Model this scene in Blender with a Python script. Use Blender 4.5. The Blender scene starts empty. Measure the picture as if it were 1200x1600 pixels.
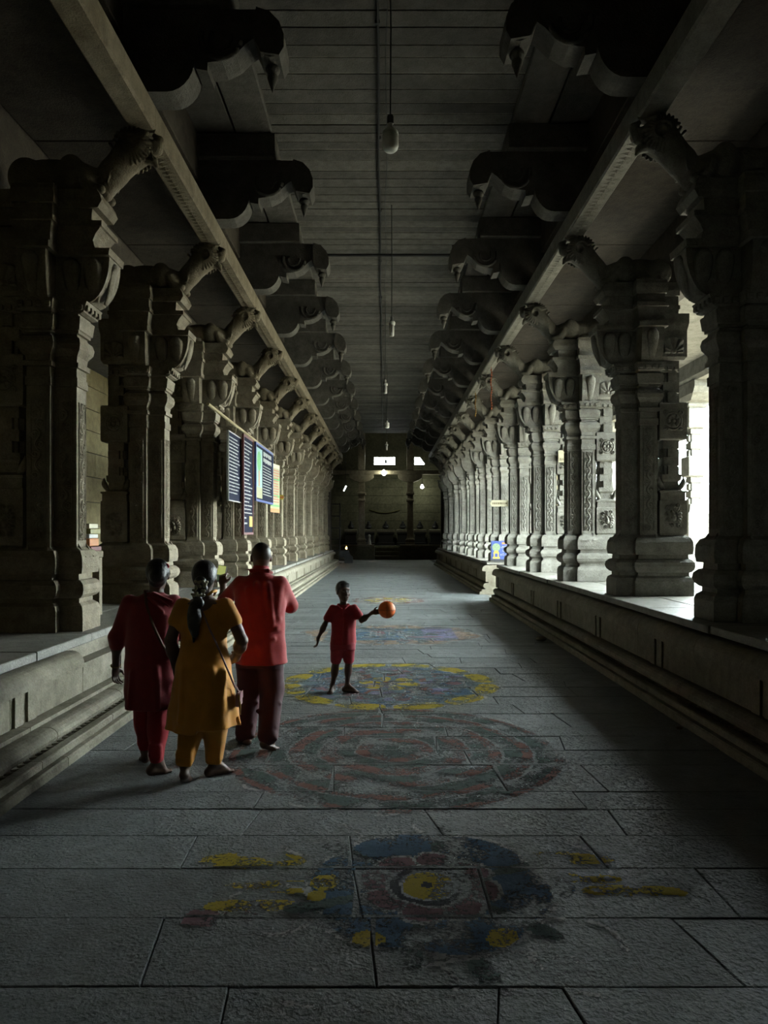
import bpy, math, random
import numpy as np
from mathutils import Vector, Matrix
random.seed(7); np.random.seed(7)
sc = bpy.context.scene
COL = sc.collection
PI = math.pi

# ------------------------------------------------------------------ camera, world, sun, exposure
EYE = 1.75
cam_d = bpy.data.cameras.new('camera'); cam = bpy.data.objects.new('camera', cam_d); COL.objects.link(cam)
cam.location = (0, 0, EYE); cam.rotation_euler = (PI/2, 0, 0)
cam_d.sensor_fit = 'HORIZONTAL'; cam_d.sensor_width = 36.0
cam_d.lens = 36.0*1110/1200; cam_d.shift_y = 32/1200; cam_d.clip_start = .05; cam_d.clip_end = 400
sc.camera = cam
w = bpy.data.worlds.new('world'); sc.world = w; w.use_nodes = True
bgn = w.node_tree.nodes['Background']; bgn.inputs[0].default_value = (0.86, 0.99, 1.0, 1); bgn.inputs[1].default_value = 54.0
sun_d = bpy.data.lights.new('sun', 'SUN'); sun_d.energy = 100; sun_d.angle = math.radians(3); sun_d.color = (1, .93, .78)
sun = bpy.data.objects.new('sun', sun_d); COL.objects.link(sun); sun.location = (20, 20, 30)
sun.rotation_euler = Vector((-.36, -.75, -.80)).to_track_quat('-Z', 'Y').to_euler()
sc.view_settings.view_transform = 'Standard'; sc.view_settings.look = 'None'
sc.view_settings.gamma = 1; sc.view_settings.exposure = 0.0; sc.view_settings.use_curve_mapping = False
sc.cycles.max_bounces = 6; sc.cycles.diffuse_bounces = 1; sc.cycles.glossy_bounces = 2
sc.cycles.sample_clamp_indirect = 6.0

# ------------------------------------------------------------------ materials
MATS = {}
ALB = .74
def nt_new(name):
    m = bpy.data.materials.new(name); m.use_nodes = True
    return m, m.node_tree, m.node_tree.nodes['Principled BSDF']
def stone(name, c1, c2, c3=None, scale=1.0, bump=.5, rough=.8, spec=.3, pits=0.0, fine=60.0):
    """worn granite: two tones, dark stains, grain and relief in world space"""
    c1 = tuple(c*ALB for c in c1); c2 = tuple(c*ALB for c in c2)
    m, nt, b = nt_new(name); N = nt.nodes.new; L = nt.links.new
    geo = N('ShaderNodeNewGeometry')
    n1 = N('ShaderNodeTexNoise'); n1.inputs['Scale'].default_value = 1.3*scale; n1.inputs['Detail'].default_value = 6; n1.inputs['Roughness'].default_value = .65
    n2 = N('ShaderNodeTexNoise'); n2.inputs['Scale'].default_value = 7*scale; n2.inputs['Detail'].default_value = 8; n2.inputs['Roughness'].default_value = .7
    n3 = N('ShaderNodeTexNoise'); n3.inputs['Scale'].default_value = fine; n3.inputs['Detail'].default_value = 4
    for n in (n1, n2, n3): L(geo.outputs['Position'], n.inputs['Vector'])
    r1 = N('ShaderNodeValToRGB'); r1.color_ramp.elements[0].position = .35; r1.color_ramp.elements[1].position = .65
    r1.color_ramp.elements[0].color = (*c1, 1); r1.color_ramp.elements[1].color = (*c2, 1)
    L(n1.outputs['Fac'], r1.inputs['Fac'])
    r2 = N('ShaderNodeValToRGB'); r2.color_ramp.elements[0].position = .30; r2.color_ramp.elements[1].position = .62
    r2.color_ramp.elements[0].color = (.45, .43, .40, 1); r2.color_ramp.elements[1].color = (1, 1, 1, 1)
    L(n2.outputs['Fac'], r2.inputs['Fac'])
    mx = N('ShaderNodeMix'); mx.data_type = 'RGBA'; mx.blend_type = 'MULTIPLY'; mx.inputs['Factor'].default_value = .8
    L(r1.outputs['Color'], mx.inputs['A']); L(r2.outputs['Color'], mx.inputs['B'])
    r3 = N('ShaderNodeValToRGB'); r3.color_ramp.elements[0].position = .3; r3.color_ramp.elements[1].position = .7
    r3.color_ramp.elements[0].color = (.7, .7, .7, 1); r3.color_ramp.elements[1].color = (1.15, 1.15, 1.15, 1)
    L(n3.outputs['Fac'], r3.inputs['Fac'])
    mx2 = N('ShaderNodeMix'); mx2.data_type = 'RGBA'; mx2.blend_type = 'MULTIPLY'; mx2.inputs['Factor'].default_value = .7
    L(mx.outputs['Result'], mx2.inputs['A']); L(r3.outputs['Color'], mx2.inputs['B'])
    L(mx2.outputs['Result'], b.inputs['Base Color'])
    b.inputs['Roughness'].default_value = rough; b.inputs['Specular IOR Level'].default_value = spec
    ad = N('ShaderNodeMath'); ad.operation = 'MULTIPLY_ADD'; ad.inputs[1].default_value = .45
    L(n3.outputs['Fac'], ad.inputs[0]); L(n2.outputs['Fac'], ad.inputs[2])
    h = ad.outputs[0]
    if pits:
        v = N('ShaderNodeTexVoronoi'); v.inputs['Scale'].default_value = 34; va = N('ShaderNodeVectorMath'); va.operation = 'MULTIPLY_ADD'; va.inputs[1].default_value = (.12, .12, .12); L(n2.outputs['Color'], va.inputs[0]); L(geo.outputs['Position'], va.inputs[2]); L(va.outputs[0], v.inputs['Vector'])
        rr = N('ShaderNodeMapRange'); rr.inputs['From Min'].default_value = 0; rr.inputs['From Max'].default_value = .45; rr.inputs['To Max'].default_value = pits
        L(v.outputs['Distance'], rr.inputs['Value'])
        a2 = N('ShaderNodeMath'); a2.operation = 'ADD'; L(h, a2.inputs[0]); L(rr.outputs['Result'], a2.inputs[1]); h = a2.outputs[0]
    bp = N('ShaderNodeBump'); bp.inputs['Strength'].default_value = bump; bp.inputs['Distance'].default_value = .03
    L(h, bp.inputs['Height']); L(bp.outputs['Normal'], b.inputs['Normal'])
    MATS[name] = m; return m
def plain(name, col, rough=.6, metal=0, var=.25, scale=20, bump=.0, emit=None, estr=0, sheen=0):
    m, nt, b = nt_new(name); N = nt.nodes.new; L = nt.links.new
    geo = N('ShaderNodeNewGeometry'); n = N('ShaderNodeTexNoise'); n.inputs['Scale'].default_value = scale; n.inputs['Detail'].default_value = 4
    L(geo.outputs['Position'], n.inputs['Vector'])
    r = N('ShaderNodeValToRGB'); r.color_ramp.elements[0].position = .3; r.color_ramp.elements[1].position = .7
    col = [c*.8 for c in col]
    r.color_ramp.elements[0].color = (*[c*(1-var) for c in col], 1); r.color_ramp.elements[1].color = (*[min(1, c*(1+var*.4)) for c in col], 1)
    L(n.outputs['Fac'], r.inputs['Fac']); L(r.outputs['Color'], b.inputs['Base Color'])
    b.inputs['Roughness'].default_value = rough; b.inputs['Metallic'].default_value = metal
    if sheen: b.inputs['Sheen Weight'].default_value = sheen
    if bump:
        bp = N('ShaderNodeBump'); bp.inputs['Strength'].default_value = bump; bp.inputs['Distance'].default_value = .01
        L(n.outputs['Fac'], bp.inputs['Height']); L(bp.outputs['Normal'], b.inputs['Normal'])
    if emit: b.inputs['Emission Color'].default_value = (*emit, 1); b.inputs['Emission Strength'].default_value = estr
    MATS[name] = m; return m
def pigment(name, col, cover=.5):
    """chalk powder rubbed thin over rough stone"""
    m, nt, b = nt_new(name); N = nt.nodes.new; L = nt.links.new
    geo = N('ShaderNodeNewGeometry')
    n = N('ShaderNodeTexNoise'); n.inputs['Scale'].default_value = 45; n.inputs['Detail'].default_value = 6; n.inputs['Roughness'].default_value = .75
    n2 = N('ShaderNodeTexNoise'); n2.inputs['Scale'].default_value = 4; n2.inputs['Detail'].default_value = 3
    L(geo.outputs['Position'], n.inputs['Vector']); L(geo.outputs['Position'], n2.inputs['Vector'])
    ad = N('ShaderNodeMath'); ad.operation = 'ADD'; L(n.outputs['Fac'], ad.inputs[0]); L(n2.outputs['Fac'], ad.inputs[1])
    r = N('ShaderNodeMapRange'); r.inputs['From Min'].default_value = 1.22-cover*.5; r.inputs['From Max'].default_value = 1.30-cover*.5+.12
    L(ad.outputs[0], r.inputs['Value'])
    L(r.outputs['Result'], b.inputs['Alpha'])
    b.inputs['Base Color'].default_value = (*[c*.74 for c in col], 1); b.inputs['Roughness'].default_value = .85; b.inputs['Specular IOR Level'].default_value = .15
    bp = N('ShaderNodeBump'); bp.inputs['Strength'].default_value = .5; bp.inputs['Distance'].default_value = .02
    L(n.outputs['Fac'], bp.inputs['Height']); L(bp.outputs['Normal'], b.inputs['Normal'])
    MATS[name] = m; return m

def sc3(c, k): return tuple(x*k for x in c)
GRAN = stone('granite', (.235, .195, .125), (.33, .285, .20), bump=.45)
GRANR = stone('granite_grey', (.225, .22, .185), (.32, .31, .265), bump=.45)
GDARK = stone('granite_dark', (.055, .045, .032), (.095, .08, .058), bump=.5)  # darker granite tone for the upper stonework, roof and far hall
CEIL = stone('ceiling_stone', (.11, .105, .09), (.17, .16, .138), bump=.5)
FLOOR = [stone('paving_%d' % i, sc3((.140, .160, .160), k), sc3((.205, .225, .222), k), bump=.85, rough=.5, spec=.5, pits=.5) for i, k in enumerate((.82, 1.0, 1.15, .94))]
LIME = stone('lime_mortar', (.38, .36, .30), (.50, .47, .40), rough=.95)
CEILS = [CEIL, stone('ceiling_stone_dark', (.085, .08, .07), (.135, .127, .11), bump=.5), stone('ceiling_stone_pale', (.13, .125, .105), (.19, .18, .155), bump=.5)]
MORT = stone('joint_dirt', (.05, .05, .046), (.08, .075, .07), rough=.95)
PLAT = stone('platform_stone', (.24, .215, .15), (.34, .31, .235), bump=.4, rough=.75)
PLTOP = stone('platform_paving', (.22, .21, .175), (.30, .285, .24), bump=.4, rough=.55, spec=.5)
WALLM = stone('wall_stone', (.17, .135, .055), (.24, .195, .09), bump=.4)
SAND = stone('courtyard_earth', (.16, .145, .105), (.22, .20, .15), rough=.95)
BLACK = plain('black_metal', (.02, .02, .02), .5)
WIRE = plain('cable_rubber', (.012, .012, .012), .6)
WHITE = plain('white_enamel', (.62, .62, .58), .35, var=.1)

# ------------------------------------------------------------------ mesh tools
class MB:
    def __init__(s): s.v = []; s.f = []
    def add(s, vs, fs):
        o = len(s.v); s.v += [tuple(map(float, p)) for p in vs]; s.f += [tuple(i+o for i in f) for f in fs]; return s
    def box(s, x0, x1, y0, y1, z0, z1, ch=0.0):
        if x0 > x1: x0, x1 = x1, x0
        if ch <= 0:
            vs = [(x0,y0,z0),(x1,y0,z0),(x1,y1,z0),(x0,y1,z0),(x0,y0,z1),(x1,y0,z1),(x1,y1,z1),(x0,y1,z1)]
            return s.add(vs, [(3,2,1,0),(4,5,6,7),(0,1,5,4),(1,2,6,5),(2,3,7,6),(3,0,4,7)])
        c = min(ch, (x1-x0)/3, (y1-y0)/3, (z1-z0)/3)
        r = lambda z, i: [(x0+i,y0+i,z),(x1-i,y0+i,z),(x1-i,y1-i,z),(x0+i,y1-i,z)]
        return s.loft([r(z0, c), r(z0+c, 0), r(z1-c, 0), r(z1, c)])
    def loft(s, rings, cap=True, close=True):
        n = len(rings[0]); vs = [p for r in rings for p in r]; fs = []
        for k in range(len(rings)-1):
            for i in range(n if close else n-1):
                j = (i+1) % n
                fs.append((k*n+i, k*n+j, (k+1)*n+j, (k+1)*n+i))
        if cap:
            fs.append(tuple(reversed(range(n)))); fs.append(tuple((len(rings)-1)*n+i for i in range(n)))
        return s.add(vs, fs)
    def lathe(s, prof, cx=0, cy=0, seg=16):
        return s.loft([[(cx+r*math.cos(2*PI*i/seg), cy+r*math.sin(2*PI*i/seg), z) for i in range(seg)] for z, r in prof])
    def prism_xz(s, poly, y0, y1):
        n = len(poly); vs = [(x, y0, z) for x, z in poly]+[(x, y1, z) for x, z in poly]
        fs = [(i, (i+1) % n, n+(i+1) % n, n+i) for i in range(n)]
        fs += [tuple(reversed(range(n))), tuple(range(n, 2*n))]
        return s.add(vs, fs)
    def tube(s, pts, r, seg=6):
        pts = [Vector(p) for p in pts]; rings = []
        for i, p in enumerate(pts):
            d = (pts[min(i+1, len(pts)-1)]-pts[max(i-1, 0)]).normalized()
            u = d.cross(Vector((0, 0, 1)) if abs(d.z) < .9 else Vector((1, 0, 0))).normalized(); q = d.cross(u)
            rr = r[i] if isinstance(r, (list, tuple)) else r
            rings.append([tuple(p+rr*(math.cos(2*PI*k/seg)*u+math.sin(2*PI*k/seg)*q)) for k in range(seg)])
        return s.loft(rings)
    def mesh(s, name, mat, mx=1, smooth=False):
        me = bpy.data.meshes.new(name)
        v = [(p[0]*mx, p[1], p[2]) for p in s.v]
        me.from_pydata(v, [], s.f)
        fix_normals(me)
        me.materials.append(mat)
        if smooth: me.polygons.foreach_set('use_smooth', [True]*len(me.polygons))
        me.update(); return me
import bmesh
def fix_normals(me):
    bm = bmesh.new(); bm.from_mesh(me); bmesh.ops.recalc_face_normals(bm, faces=bm.faces); bm.to_mesh(me); bm.free()
def obj(name, me, parent=None, loc=None, rot=None):
    o = bpy.data.objects.new(name, me); COL.objects.link(o)
    if parent: o.parent = parent
    if loc is not None: o.location = loc
    if rot is not None: o.rotation_euler = rot
    return o
def tag(o, label=None, cat=None, group=None, kind=None):
    if label: o['label'] = label
    if cat: o['category'] = cat
    if group: o['group'] = group
    if kind: o['kind'] = kind
    return o
def empty(name, loc=(0,0,0), rz=0):
    o = bpy.data.objects.new(name, None); COL.objects.link(o); o.location = loc; o.rotation_euler = (0, 0, rz); o.empty_display_size = .1
    return o
def struct(name, mb, mat, label=None):
    o = obj(name, mb.mesh(name, mat)); o['kind'] = 'structure'
    if label: o['label'] = label
    return o

# ---- signed distance fields -> smooth mesh (surface nets)
def V3(a): return np.array(a, float)
def P_cone(a, b, r1, r2, k=.01): return ('c', V3(a), V3(b), r1, r2, k)
def P_ell(c, r, k=.01, R=None): return ('e', V3(c), V3(r), (np.eye(3) if R is None else np.array(R)), k)
def P_loft(secs, k=.01, fold=None): return ('l', np.array(secs, float), fold, k)   # (z,cx,cy,rx,ry)
def P_box(c, h, r=.005, k=.005, R=None): return ('b', V3(c), V3(h), r, (np.eye(3) if R is None else np.array(R)), k)
def bounds(p):
    if p[0] == 'c': r = max(p[3], p[4]); return np.minimum(p[1], p[2])-r, np.maximum(p[1], p[2])+r
    if p[0] == 'e': e = np.abs(p[3]) @ p[2]; return p[1]-e, p[1]+e
    if p[0] == 'b': e = np.abs(p[4]) @ (p[2]+p[3]); return p[1]-e, p[1]+e
    s = p[1]; ex = 1.25
    return (np.array([(s[:,1]-s[:,3]*ex).min(), (s[:,2]-s[:,4]*ex).min(), s[0,0]]), np.array([(s[:,1]+s[:,3]*ex).max(), (s[:,2]+s[:,4]*ex).max(), s[-1,0]]))
def dist(p, X, Y, Z):
    if p[0] == 'c':
        a, b, r1, r2 = p[1:5]; ba = b-a; L2 = (ba**2).sum()+1e-9
        px, py, pz = X-a[0], Y-a[1], Z-a[2]
        h = np.clip((px*ba[0]+py*ba[1]+pz*ba[2])/L2, 0, 1)
        return np.sqrt((px-h*ba[0])**2+(py-h*ba[1])**2+(pz-h*ba[2])**2)-(r1+(r2-r1)*h)
    if p[0] == 'e':
        c, r, R = p[1:4]; q = [X-c[0], Y-c[1], Z-c[2]]
        l = [R[0,i]*q[0]+R[1,i]*q[1]+R[2,i]*q[2] for i in range(3)]
        k0 = np.sqrt(sum((l[i]/r[i])**2 for i in range(3))); k1 = np.sqrt(sum((l[i]/r[i]**2)**2 for i in range(3)))+1e-6
        return k0*(k0-1)/k1
    if p[0] == 'b':
        c, h, rr, R = p[1:5]; q = [X-c[0], Y-c[1], Z-c[2]]
        l = [np.abs(R[0,i]*q[0]+R[1,i]*q[1]+R[2,i]*q[2])-h[i] for i in range(3)]
        return np.sqrt(sum(np.maximum(a, 0)**2 for a in l))+np.minimum(np.maximum(np.maximum(l[0], l[1]), l[2]), 0)-rr
    s, fold = p[1], p[2]
    z = Z
    it = [np.interp(z, s[:,0], s[:,i]) for i in range(1, 5)]
    dx, dy = X-it[0], Y-it[1]
    m = 1.0
    if fold is not None: m = fold(np.arctan2(dy, dx), z)
    q = np.sqrt((dx/it[2])**2+(dy/it[3])**2)
    d = (q-m)*np.minimum(it[2], it[3])
    zc = np.maximum(s[0,0]-z, z-s[-1,0])
    return np.maximum(d, zc)
def sdf_mesh(name, prims, vox, mat, cuts=()):
    lo = np.min([bounds(p)[0] for p in prims], 0)-3*vox-.01; hi = np.max([bounds(p)[1] for p in prims], 0)+3*vox+.01
    n = np.ceil((hi-lo)/vox).astype(int)+1
    D = np.full(n, 1.0, np.float32)
    ax = [lo[i]+vox*np.arange(n[i]) for i in range(3)]
    for p in prims:
        k = p[-1]; b0, b1 = bounds(p); pad = 3*vox+2*k
        i0 = np.maximum(np.floor((b0-pad-lo)/vox).astype(int), 0); i1 = np.minimum(np.ceil((b1+pad-lo)/vox).astype(int)+1, n)
        X, Y, Z = np.meshgrid(*[ax[i][i0[i]:i1[i]] for i in range(3)], indexing='ij', sparse=True)
        d = dist(p, X, Y, Z); s = tuple(slice(i0[i], i1[i]) for i in range(3)); o = D[s]
        h = np.maximum(k-np.abs(d-o), 0)/max(k, 1e-6)
        D[s] = np.minimum(d, o)-h*h*k*.25
    for p in cuts:
        X, Y, Z = np.meshgrid(*ax, indexing='ij', sparse=True)
        D = np.maximum(D, -dist(p, X, Y, Z))
    I = D < 0
    c = np.zeros(n-1, np.int8)
    offs = [(a, b, d) for a in (0,1) for b in (0,1) for d in (0,1)]
    sl = lambda o: tuple(slice(o[i], n[i]-1+o[i]) for i in range(3))
    for o in offs: c += I[sl(o)]
    act = np.argwhere((c > 0) & (c < 8))
    idx = -np.ones(n-1, np.int64); idx[tuple(act.T)] = np.arange(len(act))
    cv = np.stack([D[act[:,0]+o[0], act[:,1]+o[1], act[:,2]+o[2]] for o in offs], 1)
    S = np.zeros((len(act), 3)); W = np.zeros(len(act))
    oa = np.array(offs, float)
    for i in range(8):
        for j in range(i+1, 8):
            if np.abs(oa[i]-oa[j]).sum() != 1: continue
            a, b = cv[:,i], cv[:,j]; m = (a < 0) != (b < 0); t = np.where(m, a/(a-b+1e-12), 0)
            S += (oa[i]+t[:,None]*(oa[j]-oa[i]))*m[:,None]; W += m
    V = lo+vox*(act+S/W[:,None])
    Q = []
    for d in range(3):
        s0 = [slice(None)]*3; s1 = [slice(None)]*3; s0[d] = slice(0, -1); s1[d] = slice(1, None)
        A, B = I[tuple(s0)], I[tuple(s1)]
        for flag, (u, v_) in ((0, (A, ~B)), (1, (~A, B))):
            e = np.argwhere(u & v_); a1, a2 = [(1,2),(2,0),(0,1)][d]
            ok = (e[:,a1] > 0) & (e[:,a2] > 0) & (e[:,a1] < n[a1]-1) & (e[:,a2] < n[a2]-1); e = e[ok]
            def cell(da, db):
                q = e.copy(); q[:,a1] -= da; q[:,a2] -= db; return idx[tuple(q.T)]
            q = np.stack([cell(1,1), cell(0,1), cell(0,0), cell(1,0)], 1)
            if flag: q = q[:, ::-1]
            Q.append(q)
    Q = np.concatenate(Q); Q = Q[(Q >= 0).all(1)]
    me = bpy.data.meshes.new(name)
    me.vertices.add(len(V)); me.vertices.foreach_set('co', V.astype(np.float32).ravel())
    me.loops.add(len(Q)*4); me.loops.foreach_set('vertex_index', Q.astype(np.int32).ravel())
    me.polygons.add(len(Q)); me.polygons.foreach_set('loop_start', np.arange(0, len(Q)*4, 4, dtype=np.int32))
    me.polygons.foreach_set('use_smooth', np.ones(len(Q), bool))
    me.update(calc_edges=True); me.validate()
    me.materials.append(mat)
    return me
def mirror_mesh(me, name):
    m2 = me.copy(); m2.name = name
    co = np.zeros(len(m2.vertices)*3, np.float32); m2.vertices.foreach_get('co', co); co[0::3] *= -1; m2.vertices.foreach_set('co', co)
    m2.flip_normals(); m2.update(); return m2
def relief(name, fn, W, H, nu, nv, depth, mat):
    """carved panel in the x-z plane facing -y, with raised relief and a skirt to the back"""
    u = np.linspace(-1, 1, nu); v = np.linspace(0, 1, nv); U, Vv = np.meshgrid(u, v, indexing='ij')
    h = fn(U, Vv)*depth
    h[0,:] = h[-1,:] = 0; h[:,0] = h[:,-1] = 0
    P = np.stack([U*W/2, -h, Vv*H], -1).reshape(-1, 3)
    q = np.arange(nu*nv).reshape(nu, nv)
    F = np.stack([q[:-1,:-1], q[1:,:-1], q[1:,1:], q[:-1,1:]], -1).reshape(-1, 4)
    me = bpy.data.meshes.new(name); me.from_pydata(P.tolist(), [], F.tolist()); me.materials.append(mat)
    me.polygons.foreach_set('use_smooth', [True]*len(me.polygons)); me.update(); return me
# ------------------------------------------------------------------ layout numbers (metres, camera at x=0 looking along +y)
S = 2.76                                  # bay spacing
SIDES = {'left': dict(s=-1, xc=3.31, y0=7.00, h=.80, kerb=2.75, toe=2.36, mat=GRAN),
         'right': dict(s=1, xc=3.48, y0=6.78, h=.92, kerb=2.90, toe=2.70, mat=GRANR)}
Y_END = 38.6; GAP0, GAP1 = 18.25, 20.05; ZC = 7.18
NB = range(-2, 12)
ORD = ['first', 'second', 'third', 'fourth', 'fifth', 'sixth', 'seventh', 'eighth', 'ninth', 'tenth', 'eleventh', 'twelfth', 'thirteenth', 'fourteenth', 'fifteenth']

# ------------------------------------------------------------------ floor of separate slabs
floor = struct('floor', MB().box(-3.0, 3.2, -4, 49, -.25, -.022), MORT, 'dark joints under the granite paving of the corridor')
rows = [1.45, 1.86, 2.27, 2.735, 3.226, 3.70, 4.106, 4.495, 4.795, 5.35, 5.71, 6.10, 6.39, 6.86]
joints = {3: [-.58, .40, .72], 4: [-.97, -.05, 1.35], 5: [-.13, .49, 1.62], 6: [-1.07, -.18, 1.15], 7: [-.80, .3, 1.41], 8: [-.82, 1.28], 9: [-.36, .82, 1.5], 10: [-.9, .65]}
while rows[-1] < 45.5: rows.append(rows[-1]+random.uniform(.30, .55))
JOINTLINES = []          # (y) lines and per-row x joints, for the chalk drawings
ROWX = []
far = MB()
nslab = 0
for i in range(1, len(rows)):
    ya, yb = rows[i-1], rows[i]
    xs = list(joints.get(i, []))
    if not xs:
        x = -2.2+random.uniform(.1, .9)
        while x < 2.6: xs.append(x); x += random.uniform(.75, 1.7)
    xs = [-2.42]+[x for x in xs]+[2.9]
    ROWX.append((ya, yb, xs[1:-1])); JOINTLINES.append(yb)
    sk = [random.uniform(-.09, .09) for _ in xs]; sk[0] = sk[-1] = 0
    for j in range(len(xs)-1):
        g = .0015+random.random()*.0025; dz = random.uniform(-.003, .003); ch = .0045
        def ring(z, e):
            jt = lambda: random.uniform(-.004, .004) if ya < 12 else 0
            xa0, xa1 = xs[j]-sk[j]*.5, xs[j]+sk[j]*.5; xb0, xb1 = xs[j+1]-sk[j+1]*.5, xs[j+1]+sk[j+1]*.5
            mid = (xa0+xb0)/2
            return [(xa0+g+e, ya+g+e+jt(), z), (mid, ya+g+e+jt(), z), (xb0-g-e, ya+g+e+jt(), z),
                    (xb1-g-e, yb-g-e+jt(), z), ((xa1+xb1)/2, yb-g-e+jt(), z), (xa1+g+e, yb-g-e+jt(), z)]
        mb = far if ya > 19 else MB()
        mb.loft([ring(-.05, 0), ring(-ch+dz, 0), ring(dz, ch)])
        if ya <= 19:
            obj('paving_slab', mb.mesh('paving_slab', FLOOR[random.randrange(4)]), floor); nslab += 1
o = obj('far_paving', far.mesh('far_paving', FLOOR[1]), floor); o['kind'] = 'stuff'

# ------------------------------------------------------------------ platforms along both sides
def platform(side, ya, yb, name, label):
    P = SIDES[side]; s = P['s']; h = P['h']; k = P['kerb']; t = P['toe']; sc_ = h/.80
    root = empty('platform'); tag(root, label, kind='structure')
    xo = 7.35 if s > 0 else 6.2
    m = MB().box(s*(k+.12), s*xo, ya, yb, 0, h-.09); obj('core', m.mesh('core', PLAT), root)
    def extr(poly, y0, y1): return MB().prism_xz([(s*x, z*sc_) for x, z in poly], y0, y1)
    d = k-t                                              # how far the foot stands out
    X = lambda f: k-f
    courses = [
      ('toe_stone', [(k+.12, 0), (t, 0), (t, .06), (t+.012, .072), (k+.12, .072)], 1.9),
      ('step_stone', [(k+.12, .072), (t+.06, .072), (t+.06, .12), (t+.07, .128), (k+.12, .128)], 1.6),
      ('gap_stone', [(k+.12, .128), (t+.16, .128), (t+.16, .15), (k+.12, .15)], 2.4),
      ('roll_moulding', [(k+.12, .15)]+[(t+.19-.09*math.sin(a*PI/8), .215-.065*math.cos(a*PI/8)) for a in range(9)]+[(k+.12, .28)], 1.25),
      ('fillet_stone', [(k+.12, .28), (t+.25, .28), (t+.25, .31), (k+.12, .31)], 2.2),
      ('dado_panel', [(k+.12, .31), (k-.03, .31), (k-.03, .565), (k+.12, .565)], 1.45),
      ('cornice_roll', [(k+.12, .565), (k-.05, .565), (k-.125, .575)]+[(k-.02-.105*math.cos(a*PI/12), .60+.115*math.sin(a*PI/12)) for a in range(0, 7)]+[(k+.12, .715)], 1.3),
    ]
    for nm, poly, L0 in courses:
        y = ya; i = 0
        while y < yb-.05:
            L = min(L0*random.uniform(.8, 1.2), yb-y)
            if yb-(y+L) < .4: L = yb-y
            g = .004
            if not (nm == 'cornice_roll' and side == 'left' and 6.62 < y+L/2 < 7.0):
                obj(nm, extr(poly, y+g, y+L-g).mesh(nm, PLAT, 1, False), root)
            y += L; i += 1
    # dentil scallops below the roll, short pilasters on the dado
    dm = MB(); y = max(ya, 1.5)+.05
    while y < min(yb, 22):
        dm.add([(s*(t+.165), y, .152*sc_), (s*(t+.105), y+.03, .150*sc_), (s*(t+.165), y+.06, .152*sc_), (s*(t+.16), y+.03, .118*sc_)], [(0,1,3),(1,2,3),(0,2,1),(0,3,2)]); y += .085
    q = obj('scallop_edge', dm.mesh('scallop_edge', PLAT), root); q['kind'] = 'stuff'
    y = math.ceil((ya-1.0)/2.1)*2.1+1.0
    while y < yb-.3:
        for dy in (0, .19):
            obj('pilaster', MB().box(s*(k-.05), s*(k+.02), y+dy, y+dy+.125, .31*sc_, .565*sc_, .004).mesh('pilaster', PLAT), root)
        y += 2.1
    # kerb and paving on top
    y = ya
    while y < yb-.05:
        L = min(random.uniform(.9, 1.6), yb-y)
        if yb-(y+L) < .4: L = yb-y
        e = random.uniform(-.012, .012)
        obj('kerb_slab', MB().box(s*(k+e), s*(k+.62), y+.004, y+L-.004, h-.075, h+random.uniform(-.003, .003), .008).mesh('kerb_slab', PLTOP), root)
        x = k+.63
        while x < xo-.05:
            w_ = min(random.uniform(.8, 1.4), xo-x)
            if xo-(x+w_) < .4: w_ = xo-x
            obj('top_slab', MB().box(s*x, s*(x+w_-.008), y+.004, y+L-.004, h-.075, h+random.uniform(-.003, .003), .006).mesh('top_slab', PLTOP), root)
            x += w_
        y += L
    return root
platform('left', -3.5, Y_END, 'a', 'moulded stone platform along the left side of the corridor')
platform('right', -3.5, GAP0, 'a', 'moulded stone platform in shadow on the right, nearer stretch before the gap')
platform('right', GAP1, Y_END, 'b', 'farther stretch of moulded stone platform on the right, beyond the gap')
struct('floor_passage', MB().box(2.9, 7.4, GAP0-.02, GAP1+.02, -.2, -.004), PLTOP, 'pale floor of the passage between the right platforms')

# ------------------------------------------------------------------ shell: walls, roofs, outside
struct('courtyard_ground', MB().box(7.36, 90, -60, 110, -.3, -.02), SAND, 'sunlit earth of the courtyard outside')
def masonry(name, x0, x1, y0, y1, z0, z1, mat, label, face, bh=.46, bl=1.3):
    """a wall core with proud stone blocks on one face ('x+','x-','y-')"""
    w_ = struct(name, MB().box(x0, x1, y0, y1, z0, z1), MORT, label)
    z = z0; r = 0
    while z < z1-.02:
        hh = min(bh*random.uniform(.9, 1.1), z1-z)
        if z1-(z+hh) < .2: hh = z1-z
        a0, a1 = (y0, y1) if face[0] == 'x' else (x0, x1)
        a = a0-(bl/2 if r % 2 else 0)
        while a < a1-.02:
            L = bl*random.uniform(.8, 1.25); b0, b1 = max(a, a0)+.006, min(a+L, a1)-.006
            if b1-b0 > .05:
                p = .02+random.random()*.012
                if face == 'x+': m = MB().box(x1-.03, x1+p, b0, b1, z+.006, z+hh-.006, .008)
                elif face == 'x-': m = MB().box(x0-p, x0+.03, b0, b1, z+.006, z+hh-.006, .008)
                else: m = MB().box(b0, b1, y0-p, y0+.03, z+.006, z+hh-.006, .008)
                obj('wall_block', m.mesh('wall_block', mat), w_)
            a += L
        z += hh; r += 1
    return w_
masonry('wall_left', -6.5, -6.2, 3, 20, .80, 5.2, WALLM, 'dim masonry wall at the back of the left aisle', 'x+', .5, 1.7)
struct('wall_left_far', MB().box(-6.5, -6.2, 20, Y_END+.3, 0, 5.2), WALLM, 'far stretch of the left aisle wall')
struct('wall_left_near', MB().box(-6.5, -6.2, -4, 3, 0, 5.2), WALLM, 'near stretch of the left aisle wall')
NEAR_BLOCK_END = 9.35
struct('light_block_right_near', MB().box(6.9, 7.3, -4, NEAR_BLOCK_END, .92, 5.2), WALLM, 'unseen wall added to keep daylight off the near end of the right aisle')  # added out of view, its end placed to darken the foreground
FAR_OPEN = 28.5
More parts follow.
